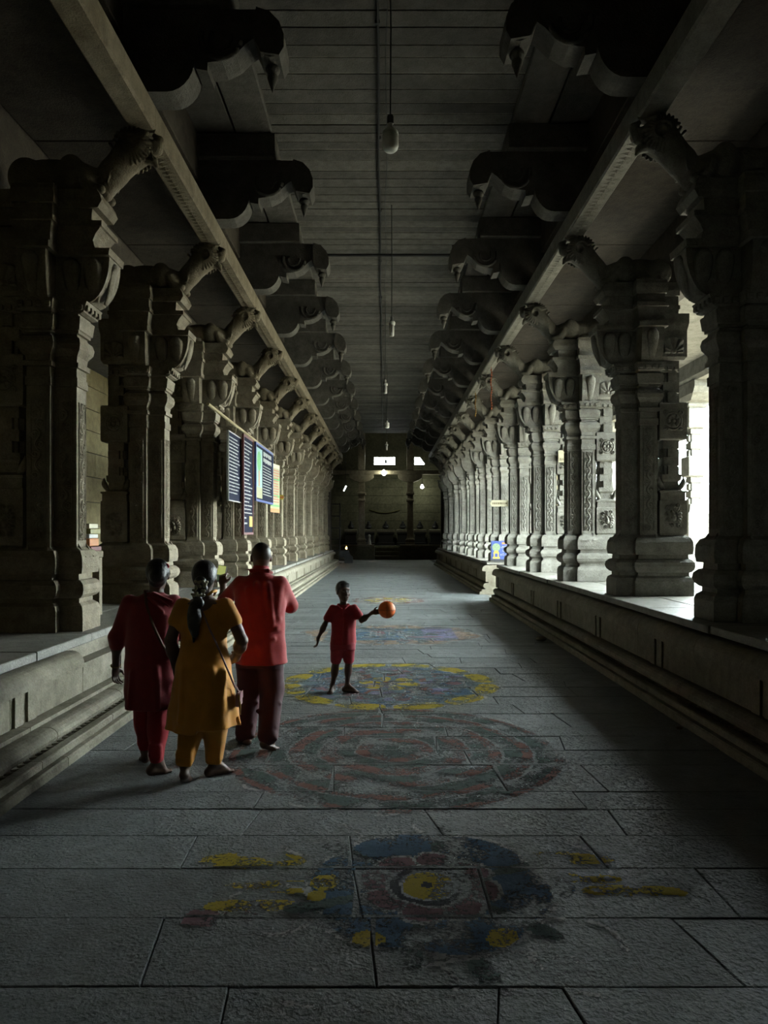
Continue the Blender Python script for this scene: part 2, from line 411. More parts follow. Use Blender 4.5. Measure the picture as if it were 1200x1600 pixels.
struct('light_block_right_far', MB().box(6.9, 7.3, FAR_OPEN, Y_END, .92, 5.2), WALLM, 'wall added to keep daylight off the far end of the right aisle')  # added to block daylight so the last bays stay dark
struct('light_block_rear', MB().box(-6.5, 7.3, -4.3, -4, -.2, 7.5), WALLM, 'unseen wall added behind the viewer to shut out light')  # added light stop; the corridor itself runs on behind the camera
struct('ceiling_aisle_left', MB().box(-6.5, -4.06, -4, Y_END, 5.2, 5.5), CEIL, 'dark ceiling of the left aisle')
struct('ceiling_aisle_right', MB().box(4.23, 7.3, -4, Y_END, 5.25, 5.55), GRANR, 'pale stone ceiling of the right aisle')
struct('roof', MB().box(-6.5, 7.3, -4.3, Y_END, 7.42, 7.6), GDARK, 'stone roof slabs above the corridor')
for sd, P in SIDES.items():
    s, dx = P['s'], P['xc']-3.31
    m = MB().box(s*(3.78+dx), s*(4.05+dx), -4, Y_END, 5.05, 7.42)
    struct('wall_frieze_'+sd, m, GDARK, 'dark stone wall above the %s piers behind the lion brackets' % sd)
    y = -3.4
    root = empty('entablature'); tag(root, 'dark stacked stone entablature above the carved beam on the %s' % sd, kind='structure')
    while y < Y_END-.1:
        L = min(S, Y_END-y)
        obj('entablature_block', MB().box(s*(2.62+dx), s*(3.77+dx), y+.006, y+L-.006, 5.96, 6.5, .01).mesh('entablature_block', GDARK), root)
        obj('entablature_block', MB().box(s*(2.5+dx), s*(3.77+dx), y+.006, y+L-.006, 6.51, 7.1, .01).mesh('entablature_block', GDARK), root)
        obj('soffit_beam', MB().box(s*(1.5+dx), s*(1.985+dx), y+.006, y+L-.006, 7.1, 7.42, .012).mesh('soffit_beam', CEIL), root)
        obj('soffit_beam', MB().box(s*(2.01+dx), s*(2.6+dx), y+.006, y+L-.006, 7.115, 7.42, .012).mesh('soffit_beam', CEIL), root)
        y += L
# eave of the right aisle
ev = empty('eave_beam'); tag(ev, 'pale stone eave beam over the outer pillars of the right aisle', kind='structure')
y = -4
while y < Y_END-.1:
    L = min(S, Y_END-y)
    m = MB().prism_xz([(6.35, 4.86), (6.9, 4.86), (7.15, 4.95), (7.32, 5.12), (7.32, 5.25), (6.3, 5.25), (6.3, 4.95)], y+.004, y+L-.004)
    obj('eave_stone', m.mesh('eave_stone', GRANR), ev); y += L

# ceiling of separate stone planks
ceil = struct('ceiling', MB().box(-1.9, 2.1, 2.0, Y_END, ZC-.004, 7.41), LIME, 'ceiling of narrow stone planks laid across the corridor')
y = 2.0
while y < Y_END-.1:
    L = random.uniform(.20, .30); z = ZC+random.uniform(-.018, -.007)
    obj('ceiling_plank', MB().box(-1.75, 1.95, y+.009, y+L-.009, z, 7.36, .004).mesh('ceiling_plank', CEILS[random.choice((0, 0, 1, 1, 2))]), ceil); y += L
struct('ceiling_near', MB().box(-1.9, 2.1, -4, 2.0, 7.2, 7.36), CEIL, 'stone ceiling behind the viewer')

# carved beams that rest on the lion heads
for sd, P in SIDES.items():
    s, dx = P['s'], P['xc']-3.31
    root = empty('carved_beam', (0, 0, 0)); tag(root, 'long thin carved stone beam resting on the lion heads on the %s' % sd, 'beam')
    for n in range(-3, 12):
        y = P['y0']+n*S
        xa, xb = s*(2.25+dx), s*(2.50+dx)
        ye = min(y+S, Y_END)
        mb = MB().box(xa, xb, y+.004, ye-.004, 5.70, 5.96, .02)
        obj('beam_length', mb.mesh('beam_length', P['mat']), root)
        cm = MB()
        for k in range(30):                       # little carved lozenges below
            yy = y+.05+k*.09
            if yy+.07 > ye: break
            cm.add([(s*(2.30+dx), yy+.04, 5.70), (s*(2.375+dx), yy, 5.70), (s*(2.45+dx), yy+.04, 5.70), (s*(2.375+dx), yy+.08, 5.70), (s*(2.375+dx), yy+.04, 5.682)],
                   [(0,1,4),(1,2,4),(2,3,4),(3,0,4)])
        if 0 <= n < 5:
            q = obj('carved_lozenges', cm.mesh('carved_lozenges', P['mat']), root); q['kind'] = 'stuff'
# ------------------------------------------------------------------ carved piers
def smooth(a, b, x):
    t = np.clip((x-a)/(b-a), 0, 1); return t*t*(3-2*t)
def f_scroll(U, V):
    H = 1.35/.075; v = V*H                     # in half-widths
    p = 2.6; h = np.zeros_like(U)
    c = .30*np.sin(2*PI*v/p); h = np.maximum(h, .8*np.exp(-((U-c)/.13)**2))
    for k in range(int(H/p*2)+1):
        vk = (k+.5)*p/2; s_ = 1 if k % 2 else -1; uk = s_*.36
        r = np.sqrt((U-uk)**2+(v-vk)**2); th = np.arctan2(v-vk, (U-uk)*s_)
        sp = .5+.5*np.cos(2*PI*r/.30-th)
        h = np.maximum(h, sp*smooth(.62, .42, r)*.9)
        h = np.maximum(h, np.exp(-(r/.1)**2))
    h *= smooth(.88, .80, np.abs(U))
    return np.maximum(h, .7*smooth(.86, .92, np.abs(U)))
def f_foliage(U, V):
    x, y = U*1.12, (V*2-1)*1.3
    h = np.zeros_like(x)
    def blob(cx, cy, r, a=1.0):
        nonlocal h
        d = np.sqrt((x-cx)**2+(y-cy)**2)/r; h = np.maximum(h, a*np.sqrt(np.clip(1-d*d, 0, 1)))
    def curl(cx, cy, r, sg, a=.9):
        nonlocal h
        d = np.sqrt((x-cx)**2+(y-cy)**2); th = np.arctan2(y-cy, (x-cx)*sg)
        h = np.maximum(h, a*(.45+.55*np.cos(2*PI*d/(r*.62)-th))*smooth(r, r*.75, d))
    blob(0, -.25, .30); blob(-.02, .05, .2); blob(-.1, .3, .17); blob(-.22, .45, .12)
    for i in range(9):                        # fan of the tail
        a = math.radians(-60+i*19)
        for r, q in ((.45, .1), (.6, .13), (.76, .15)): blob(.05+r*math.cos(a)*.95, -.05+r*math.sin(a)*1.25, q, .85)
    for cx, cy, r, sg in ((-.62, .75, .3, 1), (-.7, .15, .28, -1), (-.62, -.45, .3, 1), (.55, -.95, .3, -1), (-.2, -.95, .3, 1), (-.1, .95, .28, 1), (.5, 1.0, .27, -1)): curl(cx, cy, r, sg)
    return h*smooth(1.0, .95, np.abs(U))*smooth(0, .03, V)*smooth(1, .97, V)
def f_rosette(U, V):
    x, y = U*1.1, (V*2-1)*1.1; r = np.sqrt(x*x+y*y); th = np.arctan2(y, x)
    h = np.clip(1-(r/.22)**2, 0, 1)**.5
    pet = smooth(.08, .30, np.abs(np.cos(th*4)))*smooth(.24, .34, r)*smooth(.74, .62, r)*.8
    h = np.maximum(h, pet)
    for cx in (-.78, .78):
        for cy in (-.78, .78):
            d = np.sqrt((x-cx)**2+(y-cy)**2); t2 = np.arctan2(y-cy, x-cx)
            h = np.maximum(h, (.5+.5*np.cos(2*PI*d/.17-t2))*smooth(.3, .22, d)*.8)
    ring = np.exp(-((r-.86)/.05)**2)*.5
    return np.maximum(h, ring*smooth(1.0, .9, np.maximum(np.abs(x), np.abs(y))))
def f_fan(U, V):
    x, y = U, V*2-1; r = np.sqrt(x*x+(y+.9)**2); th = np.arctan2(x, y+.9)
    h = (.4+.6*np.abs(np.cos(th*6)))*smooth(.3, .45, r)*smooth(1.75, 1.6, r)
    h = np.maximum(h, np.clip(1-((x)**2+(y+.75)**2)/.09, 0, 1)**.5)
    return h*smooth(1, .93, np.abs(U))
def cross(o, a1=.33, a2=.16, b=.20, w_=.112):
    a1 += o; a2 += o; b += o; q = w_+o
    return [(-a1,-q),(-q,-q),(-q,-b),(q,-b),(q,-q),(a2,-q),(a2,q),(q,q),(q,b),(-q,b),(-q,q),(-a1,q)]
def cross_loft(prof, **k):
    return MB().loft([[(x, y, z) for x, y in cross(o, **k)] for z, o in prof])
def rect_loft(prof):           # (z, u0, u1, hy)
    return MB().loft([[(u0,-hy,z),(u1,-hy,z),(u1,hy,z),(u0,hy,z)] for z, u0, u1, hy in prof])
def base_prof(h, flat=False):
    d = h-.80; e = d*.9
    return [(h, .095), (h+.005, .10), (1.00+e, .10), (1.045+e, .085), (1.075+e, .045), (1.115+e, .045), (1.125+e, .07), (1.155+e, .10), (1.20+e, .115), (1.25+e, .105), (1.285+e, .07), (1.295+e, .04), (1.35+e, .035), (1.355+e, .085), (1.42+e, .095), (1.52+e, .09), (1.575+e, .06), (1.60+e, .015), (1.61+e, 0.0)]
def torus_arc(c, R_, r, n=24):
    m = MB(); m.tube([(c[0]+R_*math.cos(2*PI*i/n), c[1], c[2]+R_*math.sin(2*PI*i/n)) for i in range(n+1)], r, 6); return m
def yali_prims():
    p = []
    p.append(P_ell((-.05, 0, 5.22), (.40, .17, .19), .05))
    for y in (-.12, .12):
        p.append(P_ell((.16, y, 5.19), (.17, .09, .19), .03)); p.append(P_cone((.12, y*1.1, 5.10), (-.08, y*1.2, 5.08), .065, .05, .02)); p.append(P_ell((-.28, y, 5.24), (.13, .08, .17), .03))
        p.append(P_cone((-.40, y, 5.20), (-.47, y*1.1, 5.08), .075, .06, .02)); p.append(P_cone((-.47, y*1.1, 5.08), (-.57, y*1.1, 5.07), .05, .045, .02))
    p.append(P_cone((-.38, 0, 5.22), (-.56, 0, 5.20), .15, .10, .05))
    p.append(P_cone((-.56, 0, 5.10), (-.64, 0, 5.28), .085, .13, .03)); p.append(P_cone((-.64, 0, 5.28), (-.80, 0, 5.46), .13, .15, .04))
    p.append(P_ell((-.86, 0, 5.52), (.17, .145, .17), .03))
    for y in (-1, 1):                       # striated shell-like mane on both sides of the head
        for k in range(18):
            a = math.radians(30+k*14)
            c, s_ = math.cos(a), math.sin(a)
            p.append(P_cone((-.86+.085*c, y*.135, 5.52+.085*s_), (-.85+.178*c, y*.085, 5.515+.178*s_), .013, .016, .004))
        for k in range(6): p.append(P_cone((-.60-.018*k, y*(.03+.018*k), 5.40+.01*k), (-.56-.016*k, y*(.02+.022*k), 5.16), .018, .012, .006))
    for k in range(5): p.append(P_cone((-.80+.04*k, -.08, 5.675-.035*k), (-.80+.04*k, .08, 5.675-.035*k), .016, .016, .006))
    p.append(P_cone((-.95, 0, 5.55), (-1.06, 0, 5.53), .09, .07, .02)); p.append(P_cone((-1.06, 0, 5.53), (-1.10, 0, 5.61), .06, .045, .015)); p.append(P_cone((-1.10, 0, 5.61), (-1.05, 0, 5.655), .042, .025, .01))
    p.append(P_cone((-.95, 0, 5.44), (-1.04, 0, 5.41), .06, .042, .01)); p.append(P_cone((-1.04, 0, 5.41), (-1.07, 0, 5.36), .038, .02, .01))
    for y in (-.085, .085):
        p.append(P_ell((-.97, y, 5.60), (.035, .03, .035), .006)); p.append(P_cone((-1.0, y, 5.64), (-.92, y*1.2, 5.66), .024, .02, .006))
        p.append(P_cone((-1.03, y*.7, 5.47), (-1.055, y*.7, 5.40), .016, .007, .004)); p.append(P_ell((-1.06, y*.6, 5.56), (.025, .025, .025), .006))
    return p
PM = {}
YALI = sdf_mesh('lion', yali_prims(), .011, GRAN, cuts=[P_ell((-.89, -.17, 5.51), (.055, .075, .055)), P_ell((-.89, .17, 5.51), (.055, .075, .055))])
f_sc = relief('scroll_panel', f_scroll, .15, 1.35, 27, 240, .022, GRAN)
f_fo = relief('foliage_panel', f_foliage, .27, .34, 48, 60, .035, GRANR)
f_ro = relief('rosette_panel', f_rosette, .27, .29, 44, 44, .03, GRANR)
f_fa = relief('leaf_fan_panel', f_fan, .26, .24, 40, 36, .03, GRANR)
for sd, P in SIDES.items():
    s, h, mat = P['s'], P['h'], P['mat']; e = (h-.80)*.9; M = {}
    zs = 1.61+e
    b = cross_loft(base_prof(h)); 
    for (ux, uy) in ((-.40, 0), (0, -.27)):                       # pointed leaf tips over the flared block
        for q in (-.09, .09):
            if ux: b.add([(-.43, q-.035, zs-.10), (-.43, q+.035, zs-.10), (-.335, q, zs+.035), (-.33, q, zs-.1)], [(0,1,2),(0,2,3),(1,3,2),(0,3,1)])
            else: b.add([(q-.035, -.30, zs-.10), (q+.035, -.30, zs-.10), (q, -.205, zs+.035), (q, -.20, zs-.1)], [(0,1,2),(0,2,3),(1,3,2),(0,3,1)])
    M['base'] = b.mesh('base', mat, s)
    M['shaft'] = cross_loft([(zs, 0), (3.16, 0), (3.165, .012), (3.25, .012), (3.255, 0), (3.34, 0)]).mesh('shaft', mat, s)
    M['capital'] = cross_loft([(3.34, .0), (3.345, .025), (3.39, .028), (3.40, .005), (3.46, .01), (3.52, .05), (3.57, .058), (3.62, .045), (3.645, .012), (3.67, .005), (3.675, .03), (3.70, .03), (3.71, .045), (3.83, .06), (3.84, .03), (3.86, .03)]).mesh('capital', mat, s)
    # dentil plate, beads
    m = MB().loft([[(x, y, z) for x, y in cross(0, a1, a2, b_, w_)] for z, a1, a2, b_, w_ in ((3.86, .38, .26, .25, .15), (3.875, .42, .32, .29, .17), (3.97, .46, .34, .31, .19))])
    for k in range(10):
        u = -.42+.085*k; v_ = -.30 if abs(u+.025) < .16 else -.18
        m.box(u, u+.05, v_-.025, v_+.02, 3.885, 3.94, .01)
        if k < 4: m.box(-.465, -.42, -.17+.09*k, -.12+.09*k, 3.885, 3.94, .01)
    M['dentil_plate'] = m.mesh('dentil_plate', mat, s)
    pr = []
    for k in range(9):
        a = k/8*PI/2; q = math.sin(a); pr.append((3.97+.44*(1-math.cos(a)), .42+.24*q, .36+.08*q, .26+.10*q, .125+.02*q))
    M['lotus_corbel'] = MB().loft([[(x, y, z) for x, y in cross(0, a1, a2, b_, w_)] for z, a1, a2, b_, w_ in pr]).mesh('lotus_corbel', mat, s)
    pt = MB(); rings = []
    for k in range(9):
        a = k/8; zz = 3.985+.40*a; wd = (.042+.062*a**.7) if k < 7 else (.085, .045)[k-7]; off = .26+.10*math.sin(math.acos(max(-1, 1-(zz-3.97)/.44)))
        bulge = (.006+.03*a*a) if k < 7 else (.045, .03)[k-7]
        rings.append([(x, -(off-.02)-bl, zz) for x, bl in ((-wd, .012), (-wd*.55, bulge*.9+.018), (0, bulge+.022), (wd*.55, bulge*.9+.018), (wd, .012))])
    pt.loft(rings, cap=True, close=True)
    M['petal'] = pt.mesh('petal', mat, 1, True)
    M['abacus'] = MB().loft([[(x, y, z) for x, y in cross(0, a1, a2, b_, w_)] for z, a1, a2, b_, w_ in (
        (4.41, .64, .40, 0.38, .17), (4.415, .67, .42, 0.40, .19), (4.48, .68, .42, 0.40, .19), (4.485, .53, .40, 0.32, .17), (4.56, .51, .40, 0.32, .17), (4.62, .54, .40, 0.33, .18), (4.68, .59, .40, 0.34, .19), (4.685, .61, .41, 0.36, .21), (4.735, .61, .41, 0.36, .21), (4.74, .50, .40, 0.30, .18), (4.86, .51, .40, 0.30, .18), (4.865, .57, .41, 0.32, .20), (4.93, .61, .41, 0.33, .21), (4.99, .59, .41, 0.33, .20), (5.02, .57, .41, 0.32, .20), (5.04, .56, .41, 0.32, .20))]).mesh('abacus', mat, s)
    if s > 0: M['lion'] = YALI
    else: M['lion'] = mirror_mesh(YALI, 'lion_mirrored')
    M['lion'] = M['lion'] if s < 0 else YALI
    if s > 0: M['lion'] = YALI.copy(); M['lion'].materials[0] = mat
    for kk, src in (('scroll', f_sc), ('foliage', f_fo), ('rosette', f_ro), ('leaf_fan', f_fa)):
        mm = src.copy(); mm.materials[0] = mat; M[kk] = mm
    # colonnette at local u .12-.50, front at y=-.35
    cu, cy = .32, -.035
    sq = lambda z, r: [(cu-r, cy-r, z), (cu+r, cy-r, z), (cu+r, cy+r, z), (cu-r, cy+r, z)]
    M['col_base'] = MB().loft([sq(z, .16+o*.85) for z, o in base_prof(h)]).mesh('col_base', mat, s)
    M['col_block_low'] = MB().loft([sq(z, r) for z, r in ((zs, .16), (zs+.02, .18), (2.17, .18), (2.175, .165), (2.27, .165), (2.275, .18), (2.30, .18))]).mesh('col_block_low', mat, s)
    ear = MB()
    def notch(z0, z1):                     # stepped, toothed shaft
        mb = MB(); n = 4; dz = (z1-z0)/n
        mb.loft([sq(z0, .085), sq(z1, .085)])
        for k in range(n):
            za, zb = z0+k*dz, z0+(k+1)*dz
            if k % 2 == 0: mb.box(cu-.13, cu+.13, cy-.05, cy+.05, za, zb); mb.box(cu-.05, cu+.05, cy-.13, cy+.13, za, zb)
            else: mb.box(cu-.105, cu+.105, cy-.105, cy+.105, za, zb)
        return mb
    M['neck'] = MB().loft([sq(2.30, .14), sq(2.33, .105), sq(2.42, .10), sq(2.45, .125), sq(2.52, .125)]).mesh('neck', mat, s)
    M['toothed_low'] = notch(2.52, 2.97).mesh('toothed_low', mat, s)
    M['col_block_mid'] = MB().loft([sq(2.97, .17), sq(2.99, .18), sq(3.44, .18), sq(3.46, .17)]).mesh('col_block_mid', mat, s)
    M['toothed_high'] = notch(3.46, 4.02).mesh('toothed_high', mat, s)
    M['col_block_top'] = MB().loft([sq(4.02, .15), sq(4.06, .18), sq(4.40, .18), sq(4.50, .20), sq(4.62, .20)]).mesh('col_block_top', mat, s)
    em = MB(); rr = []
    for k in range(7):
        a = k/6; r_ = .05*math.sin(PI*(.15+.85*a)) if k < 6 else .004
        c_ = (0+.03*math.sin(a*2.6)+.045*a, 0, .19*a)
        rr.append([(c_[0]+r_*math.cos(2*PI*i/8)*.9, r_*math.sin(2*PI*i/8)*.8, c_[2]) for i in range(8)])
    em.loft(rr); M['ear'] = em.mesh('ear', mat, 1, True)
    P['M'] = M
    for n in NB:
        y = P['y0']+n*S
        if y > Y_END-.5: continue
        root = empty('stone_pier', (s*P['xc'], y, h))
        vis = n+1
        where = 'on the %s platform' % sd
        if n < 0: lab = ['carved granite pier behind the viewer '+where, 'carved granite pier beside the viewer %s, only its lion bracket in view' % where][n+2]
        elif n == 0: lab = 'nearest fully seen carved granite pier %s, topped by a lion bracket' % where
        else: lab = 'carved granite pier with lion bracket %s, %s from the near end' % (where, ORD[n])
        tag(root, lab, 'pier', 'carved piers of the %s row' % sd)
        L0 = (0, 0, -h)
        for key, nm in (('base', 'base'), ('shaft', 'shaft'), ('capital', 'capital'), ('dentil_plate', 'dentil_plate'), ('lotus_corbel', 'lotus_corbel'), ('abacus', 'abacus'), ('lion', 'lion_bracket'),
                        ('col_base', 'colonnette_base'), ('col_block_low', 'colonnette_block'), ('neck', 'colonnette_neck'), ('toothed_low', 'toothed_shaft'), ('col_block_mid', 'colonnette_block'), ('toothed_high', 'toothed_shaft'), ('col_block_top', 'colonnette_block')):
            o = obj(nm, M[key], root, L0)
            if key == 'col_block_low': obj('foliage_carving', M['foliage'], o, (s*cu, cy-.181, zs+.08))
            if key == 'col_block_mid': obj('rosette_carving', M['rosette'], o, (s*cu, cy-.181, 3.07))
            if key == 'col_block_top': obj('leaf_carving', M['leaf_fan'], o, (s*cu, cy-.181, 4.10))
            if key == 'shaft':
                obj('scroll_carving', M['scroll'], o, (s*-.222, -.1135, zs+.06)); obj('scroll_carving', M['scroll'], o, (0, -.2015, zs+.06))
                obj('scroll_carving', M['scroll'], o, (s*-.3315, 0, zs+.06), (0, 0, -s*PI/2))
        if n < 7:
            for u, dy in ((-.50, .19), (-.30, .19), (0, .0)): obj('petal', M['petal'], root, (s*u, dy, -h))
            for y_ in (0,): obj('petal', M['petal'], root, (-s*.285, y_, -h), (0, 0, -s*PI/2))
            obj('leaf_ear', M['ear'], root, (s*cu-.10, cy-.10, 2.30-h), (0, 0, PI*.75*0+PI)); obj('leaf_ear', M['ear'], root, (s*cu+.10, cy-.10, 2.30-h))

# ------------------------------------------------------------------ ceiling brackets with pendant buds
prof = [(2.62, 5.97), (2.10, 5.97)]
for k in range(8): a = k/7*PI/2; prof.append((2.08-.27*math.sin(a), 5.97+.33*(1-math.cos(a))))
prof += [(1.80, 6.36), (1.80, 6.19), (1.69, 6.17), (1.69, 6.25), (1.55, 6.265), (1.42, 6.33), (1.32, 6.43), (1.25, 6.48), (1.225, 6.42), (1.19, 6.34), (1.10, 6.305), (1.01, 6.31), (.965, 6.38), (.965, 6.50), (1.01, 6.62), (1.09, 6.71), (1.22, 6.755), (1.42, 6.76), (2.62, 6.76)]
for sd, P in SIDES.items():
    s, dx = P['s'], P['xc']-3.31
    me_arm = MB().prism_xz([(s*(x+dx), z) for x, z in prof], -.15, .15).mesh('bracket_arm', CEIL)
    pend = MB().lathe([(6.31, .03), (6.30, .06), (6.27, .075), (6.24, .06), (6.225, .035), (6.215, .05), (6.19, .052), (6.14, .036), (6.08, .014), (6.05, .002)], s*(1.09+dx), 0, 12).mesh('pendant_bud', CEIL, 1, True)
    mv = MB(); cc = (s*(1.56+dx), -.152, 6.50)
    mv.tube([(cc[0]+s*.19*math.cos(a), cc[1], cc[2]-.02+.19*math.sin(a)) for a in np.linspace(PI*1.05, PI*2.1, 16)], .03, 6)
    mv.tube([(cc[0]+s*.10*math.cos(a), cc[1], cc[2]-.02+.10*math.sin(a)) for a in np.linspace(PI*.9, PI*2.2, 14)], .02, 6)
    vol = mv.mesh('volute', CEIL, 1, True)
    blk = MB().box(s*(1.46+dx), s*(2.5+dx), -.22, .22, 6.765, 7.095, .015).mesh('cross_block', CEIL)
    hood = MB(); 
    me_h = MB().prism_xz([(s*(x+dx), z) for x, z in ((1.25, 6.50), (1.22, 6.42), (1.18, 6.33), (1.0, 6.30), (.955, 6.38), (.955, 6.5), (1.0, 6.62), (1.09, 6.715), (1.22, 6.76))], -.185, .185).mesh('hood', CEIL)
    for n in NB:
        y = P['y0']+n*S-.05
        if y > Y_END-.5: continue
        root = empty('ceiling_bracket', (0, y, 0))
        if n < 0: lab = 'curved ceiling bracket %s on the %s' % (['behind the viewer', 'above the viewer'][n+2], sd)
        else: lab = 'curved stone ceiling bracket with pendant bud on the %s, %s from the near end' % (sd, ORD[n])
        tag(root, lab, 'bracket', 'pendant brackets on the %s' % sd)
        obj('bracket_arm', me_arm, root); obj('hood', me_h, root); obj('pendant_bud', pend, root); obj('cross_block', blk, root)
        obj('volute', vol, root)

# ------------------------------------------------------------------ outer pillars of the right aisle
om = {}
cu = cy = 0
sq = lambda z, r: [(-r, -r, z), (r, -r, z), (r, r, z), (-r, r, z)]
om['base'] = MB().loft([sq(z, r) for z, r in ((.92, .34), (1.22, .34), (1.24, .28), (1.30, .28), (1.32, .24))]).mesh('base', GRANR)
om['pedestal'] = MB().loft([sq(z, r) for z, r in ((1.32, .22), (2.15, .22), (2.2, .18), (2.35, .15))]).mesh('pedestal', GRANR)
om['block'] = MB().loft([sq(z, r) for z, r in ((0, .16), (.02, .2), (.42, .2), (.44, .16))]).mesh('block', GRANR)
om['toothed'] = MB().box(-.1, .1, -.1, .1, 0, .62).box(-.15, .15, -.07, .07, 0, .14).box(-.13, .13, -.13, .13, .16, .3).box(-.15, .15, -.07, .07, .32, .46).box(-.13, .13, -.13, .13, .48, .62).mesh('toothed_shaft', GRANR)
om['capital'] = MB().loft([[(-a, -b, z), (a, -b, z), (a, b, z), (-a, b, z)] for z, a, b in ((4.35, .14, .14), (4.42, .22, .22), (4.48, .22, .22), (4.5, .25, .4), (4.62, .3, .62), (4.74, .3, .7), (4.86, .3, .7))]).mesh('capital', GRANR)
k = 0
y = 15.15-S
while y < FAR_OPEN-.3:
    if not (GAP0-.5 < y < GAP1+.5):
        root = empty('outer_pillar', (6.62, y, .92)); tag(root, 'slender sunlit outer pillar at the edge of the right aisle, %s from the near end' % ORD[k], 'pillar', 'outer pillars of the right aisle')
        obj('base', om['base'], root, (0, 0, -.92)); obj('pedestal', om['pedestal'], root, (0, 0, -.92)); obj('toothed_shaft', om['toothed'], root, (0, 0, 2.33-.92)); obj('block', om['block'], root, (0, 0, 2.93-.92)); obj('toothed_shaft', om['toothed'], root, (0, 0, 3.36-.92)); obj('block', om['block'], root, (0, 0, 3.95-.92)); obj('capital', om['capital'], root, (0, 0, -.92)); k += 1
    y += S
# ------------------------------------------------------------------ cross hall at the far end
YB = 49.0
EW = stone('end_wall_stone', (.13, .125, .075), (.20, .19, .12), bump=.4)
struct('floor_hall', MB().box(-8.5, 8.5, Y_END, YB+.4, -.3, -.03), FLOOR[0], 'dark floor of the hall at the far end')
wb = masonry('wall_back', -8.5, 8.5, YB, YB+.4, 0, 6.40, EW, 'greenish masonry wall at the far end of the corridor', 'y-', .62, 1.5)
wins = [(-.68, .76), (2.10, 2.80)]
m = MB(); xs = [-8.5]+[v for w_ in wins for v in w_]+[8.5]
for i in range(0, len(xs), 2): m.box(xs[i], xs[i+1], YB, YB+.4, 6.40, 6.96)
m.box(-8.5, 8.5, YB, YB+.4, 6.96, 8.6)
struct('wall_back_upper', m, EW, 'upper band of the far wall around two barred openings')
for i, (a, b) in enumerate(wins):
    root = empty('window_%d' % (i+1), ((a+b)/2, YB+.2, 6.40)); root['kind'] = 'structure'; root['label'] = ['bright barred opening high in the middle of the far wall', 'bright smaller opening high on the right of the far wall'][i]
    n = 12 if i == 0 else 4
    for k in range(1, n):
        x = -(b-a)/2+(b-a)*k/n
        obj('bar', MB().box(x-.012, x+.012, -.03, .03, 0, .56).mesh('bar', BLACK), root)
    obj('sill', MB().box(-(b-a)/2, (b-a)/2, -.2, .2, -.02, .03).mesh('sill', EW), root)
    if i == 0: obj('shutter_piece', MB().box(.02, .16, -.02, .02, .12, .40).mesh('shutter_piece', BLACK), root)
    else: obj('corner_brace', MB().prism_xz([(.02, .56), (.35, .56), (.35, .12)], -.1, .1).mesh('corner_brace', EW), root)
struct('wall_hall_left', MB().box(-8.8, -8.5, Y_END, YB+.4, -.3, 8.6), EW, 'left end wall of the far hall')
struct('wall_hall_right', MB().box(8.5, 8.8, Y_END, YB+.4, -.3, 8.6), EW, 'right end wall of the far hall')
struct('ceiling_hall', MB().box(-8.8, 8.8, Y_END-.3, YB+.4, 8.6, 8.9), GDARK, 'dark high ceiling of the far hall')
m = MB().box(-8.8, -2.9, Y_END, Y_END+.3, -.1, 8.6).box(3.1, 8.8, Y_END, Y_END+.3, -.1, 8.6).box(-2.9, 3.1, Y_END, Y_END+.3, 7.2, 8.6)
struct('wall_hall_front', m, GDARK, 'dark wall around the far mouth of the corridor')
# raised back platform with steps
bp_ = empty('back_platform'); tag(bp_, 'low stone platform along the far wall with steps in the middle', kind='structure')
obj('platform_block', MB().box(-8.4, -.62, 45.6, YB-.03, 0, .86, .02).mesh('platform_block', EW), bp_); obj('platform_block', MB().box(1.0, 8.4, 45.6, YB-.03, 0, .86, .02).mesh('platform_block', EW), bp_)
obj('platform_block', MB().box(-.60, .98, 46.4, YB-.03, 0, .86, .02).mesh('platform_block', EW), bp_)
for k in range(3): obj('step', MB().box(-.60, .98, 45.5+.3*k, 45.78+.3*k, 0, .26*(k+1), .015).mesh('step', EW), bp_)
obj('nosing', MB().box(-8.4, -.62, 45.5, 45.7, .87, .97, .02).mesh('nosing', GRAN), bp_); obj('nosing', MB().box(1.0, 8.4, 45.5, 45.7, .87, .97, .02).mesh('nosing', GRAN), bp_)
# two hall pillars and the beam they carry
sq2 = lambda z, r: [(-r, -r, z), (r, -r, z), (r, r, z), (-r, r, z)]
hp = MB().loft([sq2(z, r) for z, r in ((0, .30), (.25, .30), (.28, .24), (.34, .24), (.37, .29), (.45, .29), (.5, .22), (.6, .20), (2.9, .19), (2.95, .25), (3.05, .25), (3.1, .2), (3.35, .2), (3.4, .27), (3.5, .27), (3.55, .2), (4.2, .2))]).mesh('shaft', GRAN)
hc = MB().loft([[(-a, -.24, z), (a, -.24, z), (a, .24, z), (-a, .24, z)] for z, a in ((4.2, .2), (4.3, .5), (4.45, .75), (4.6, .8), (4.7, .8))]).mesh('capital', GRAN)
for i, x in enumerate((-1.47, 1.72)):
    root = empty('hall_pillar', (x, 46.15 if False else 46.8, .86)); tag(root, 'tall plain pillar on the far platform, %s of the steps' % ('left', 'right')[i], 'pillar', 'pillars of the far hall')
    obj('shaft', hp, root); obj('capital', hc, root); obj('upper_shaft', MB().box(-.22, .22, -.22, .22, 4.98, 7.7, .02).mesh('upper_shaft', GRAN), root)
hb = obj('hall_beam', MB().box(-3.8, 4.4, 46.55, 47.05, 5.57, 5.83, .02).mesh('hall_beam', GRAN)); tag(hb, 'pale stone beam across the two far pillars', 'beam')
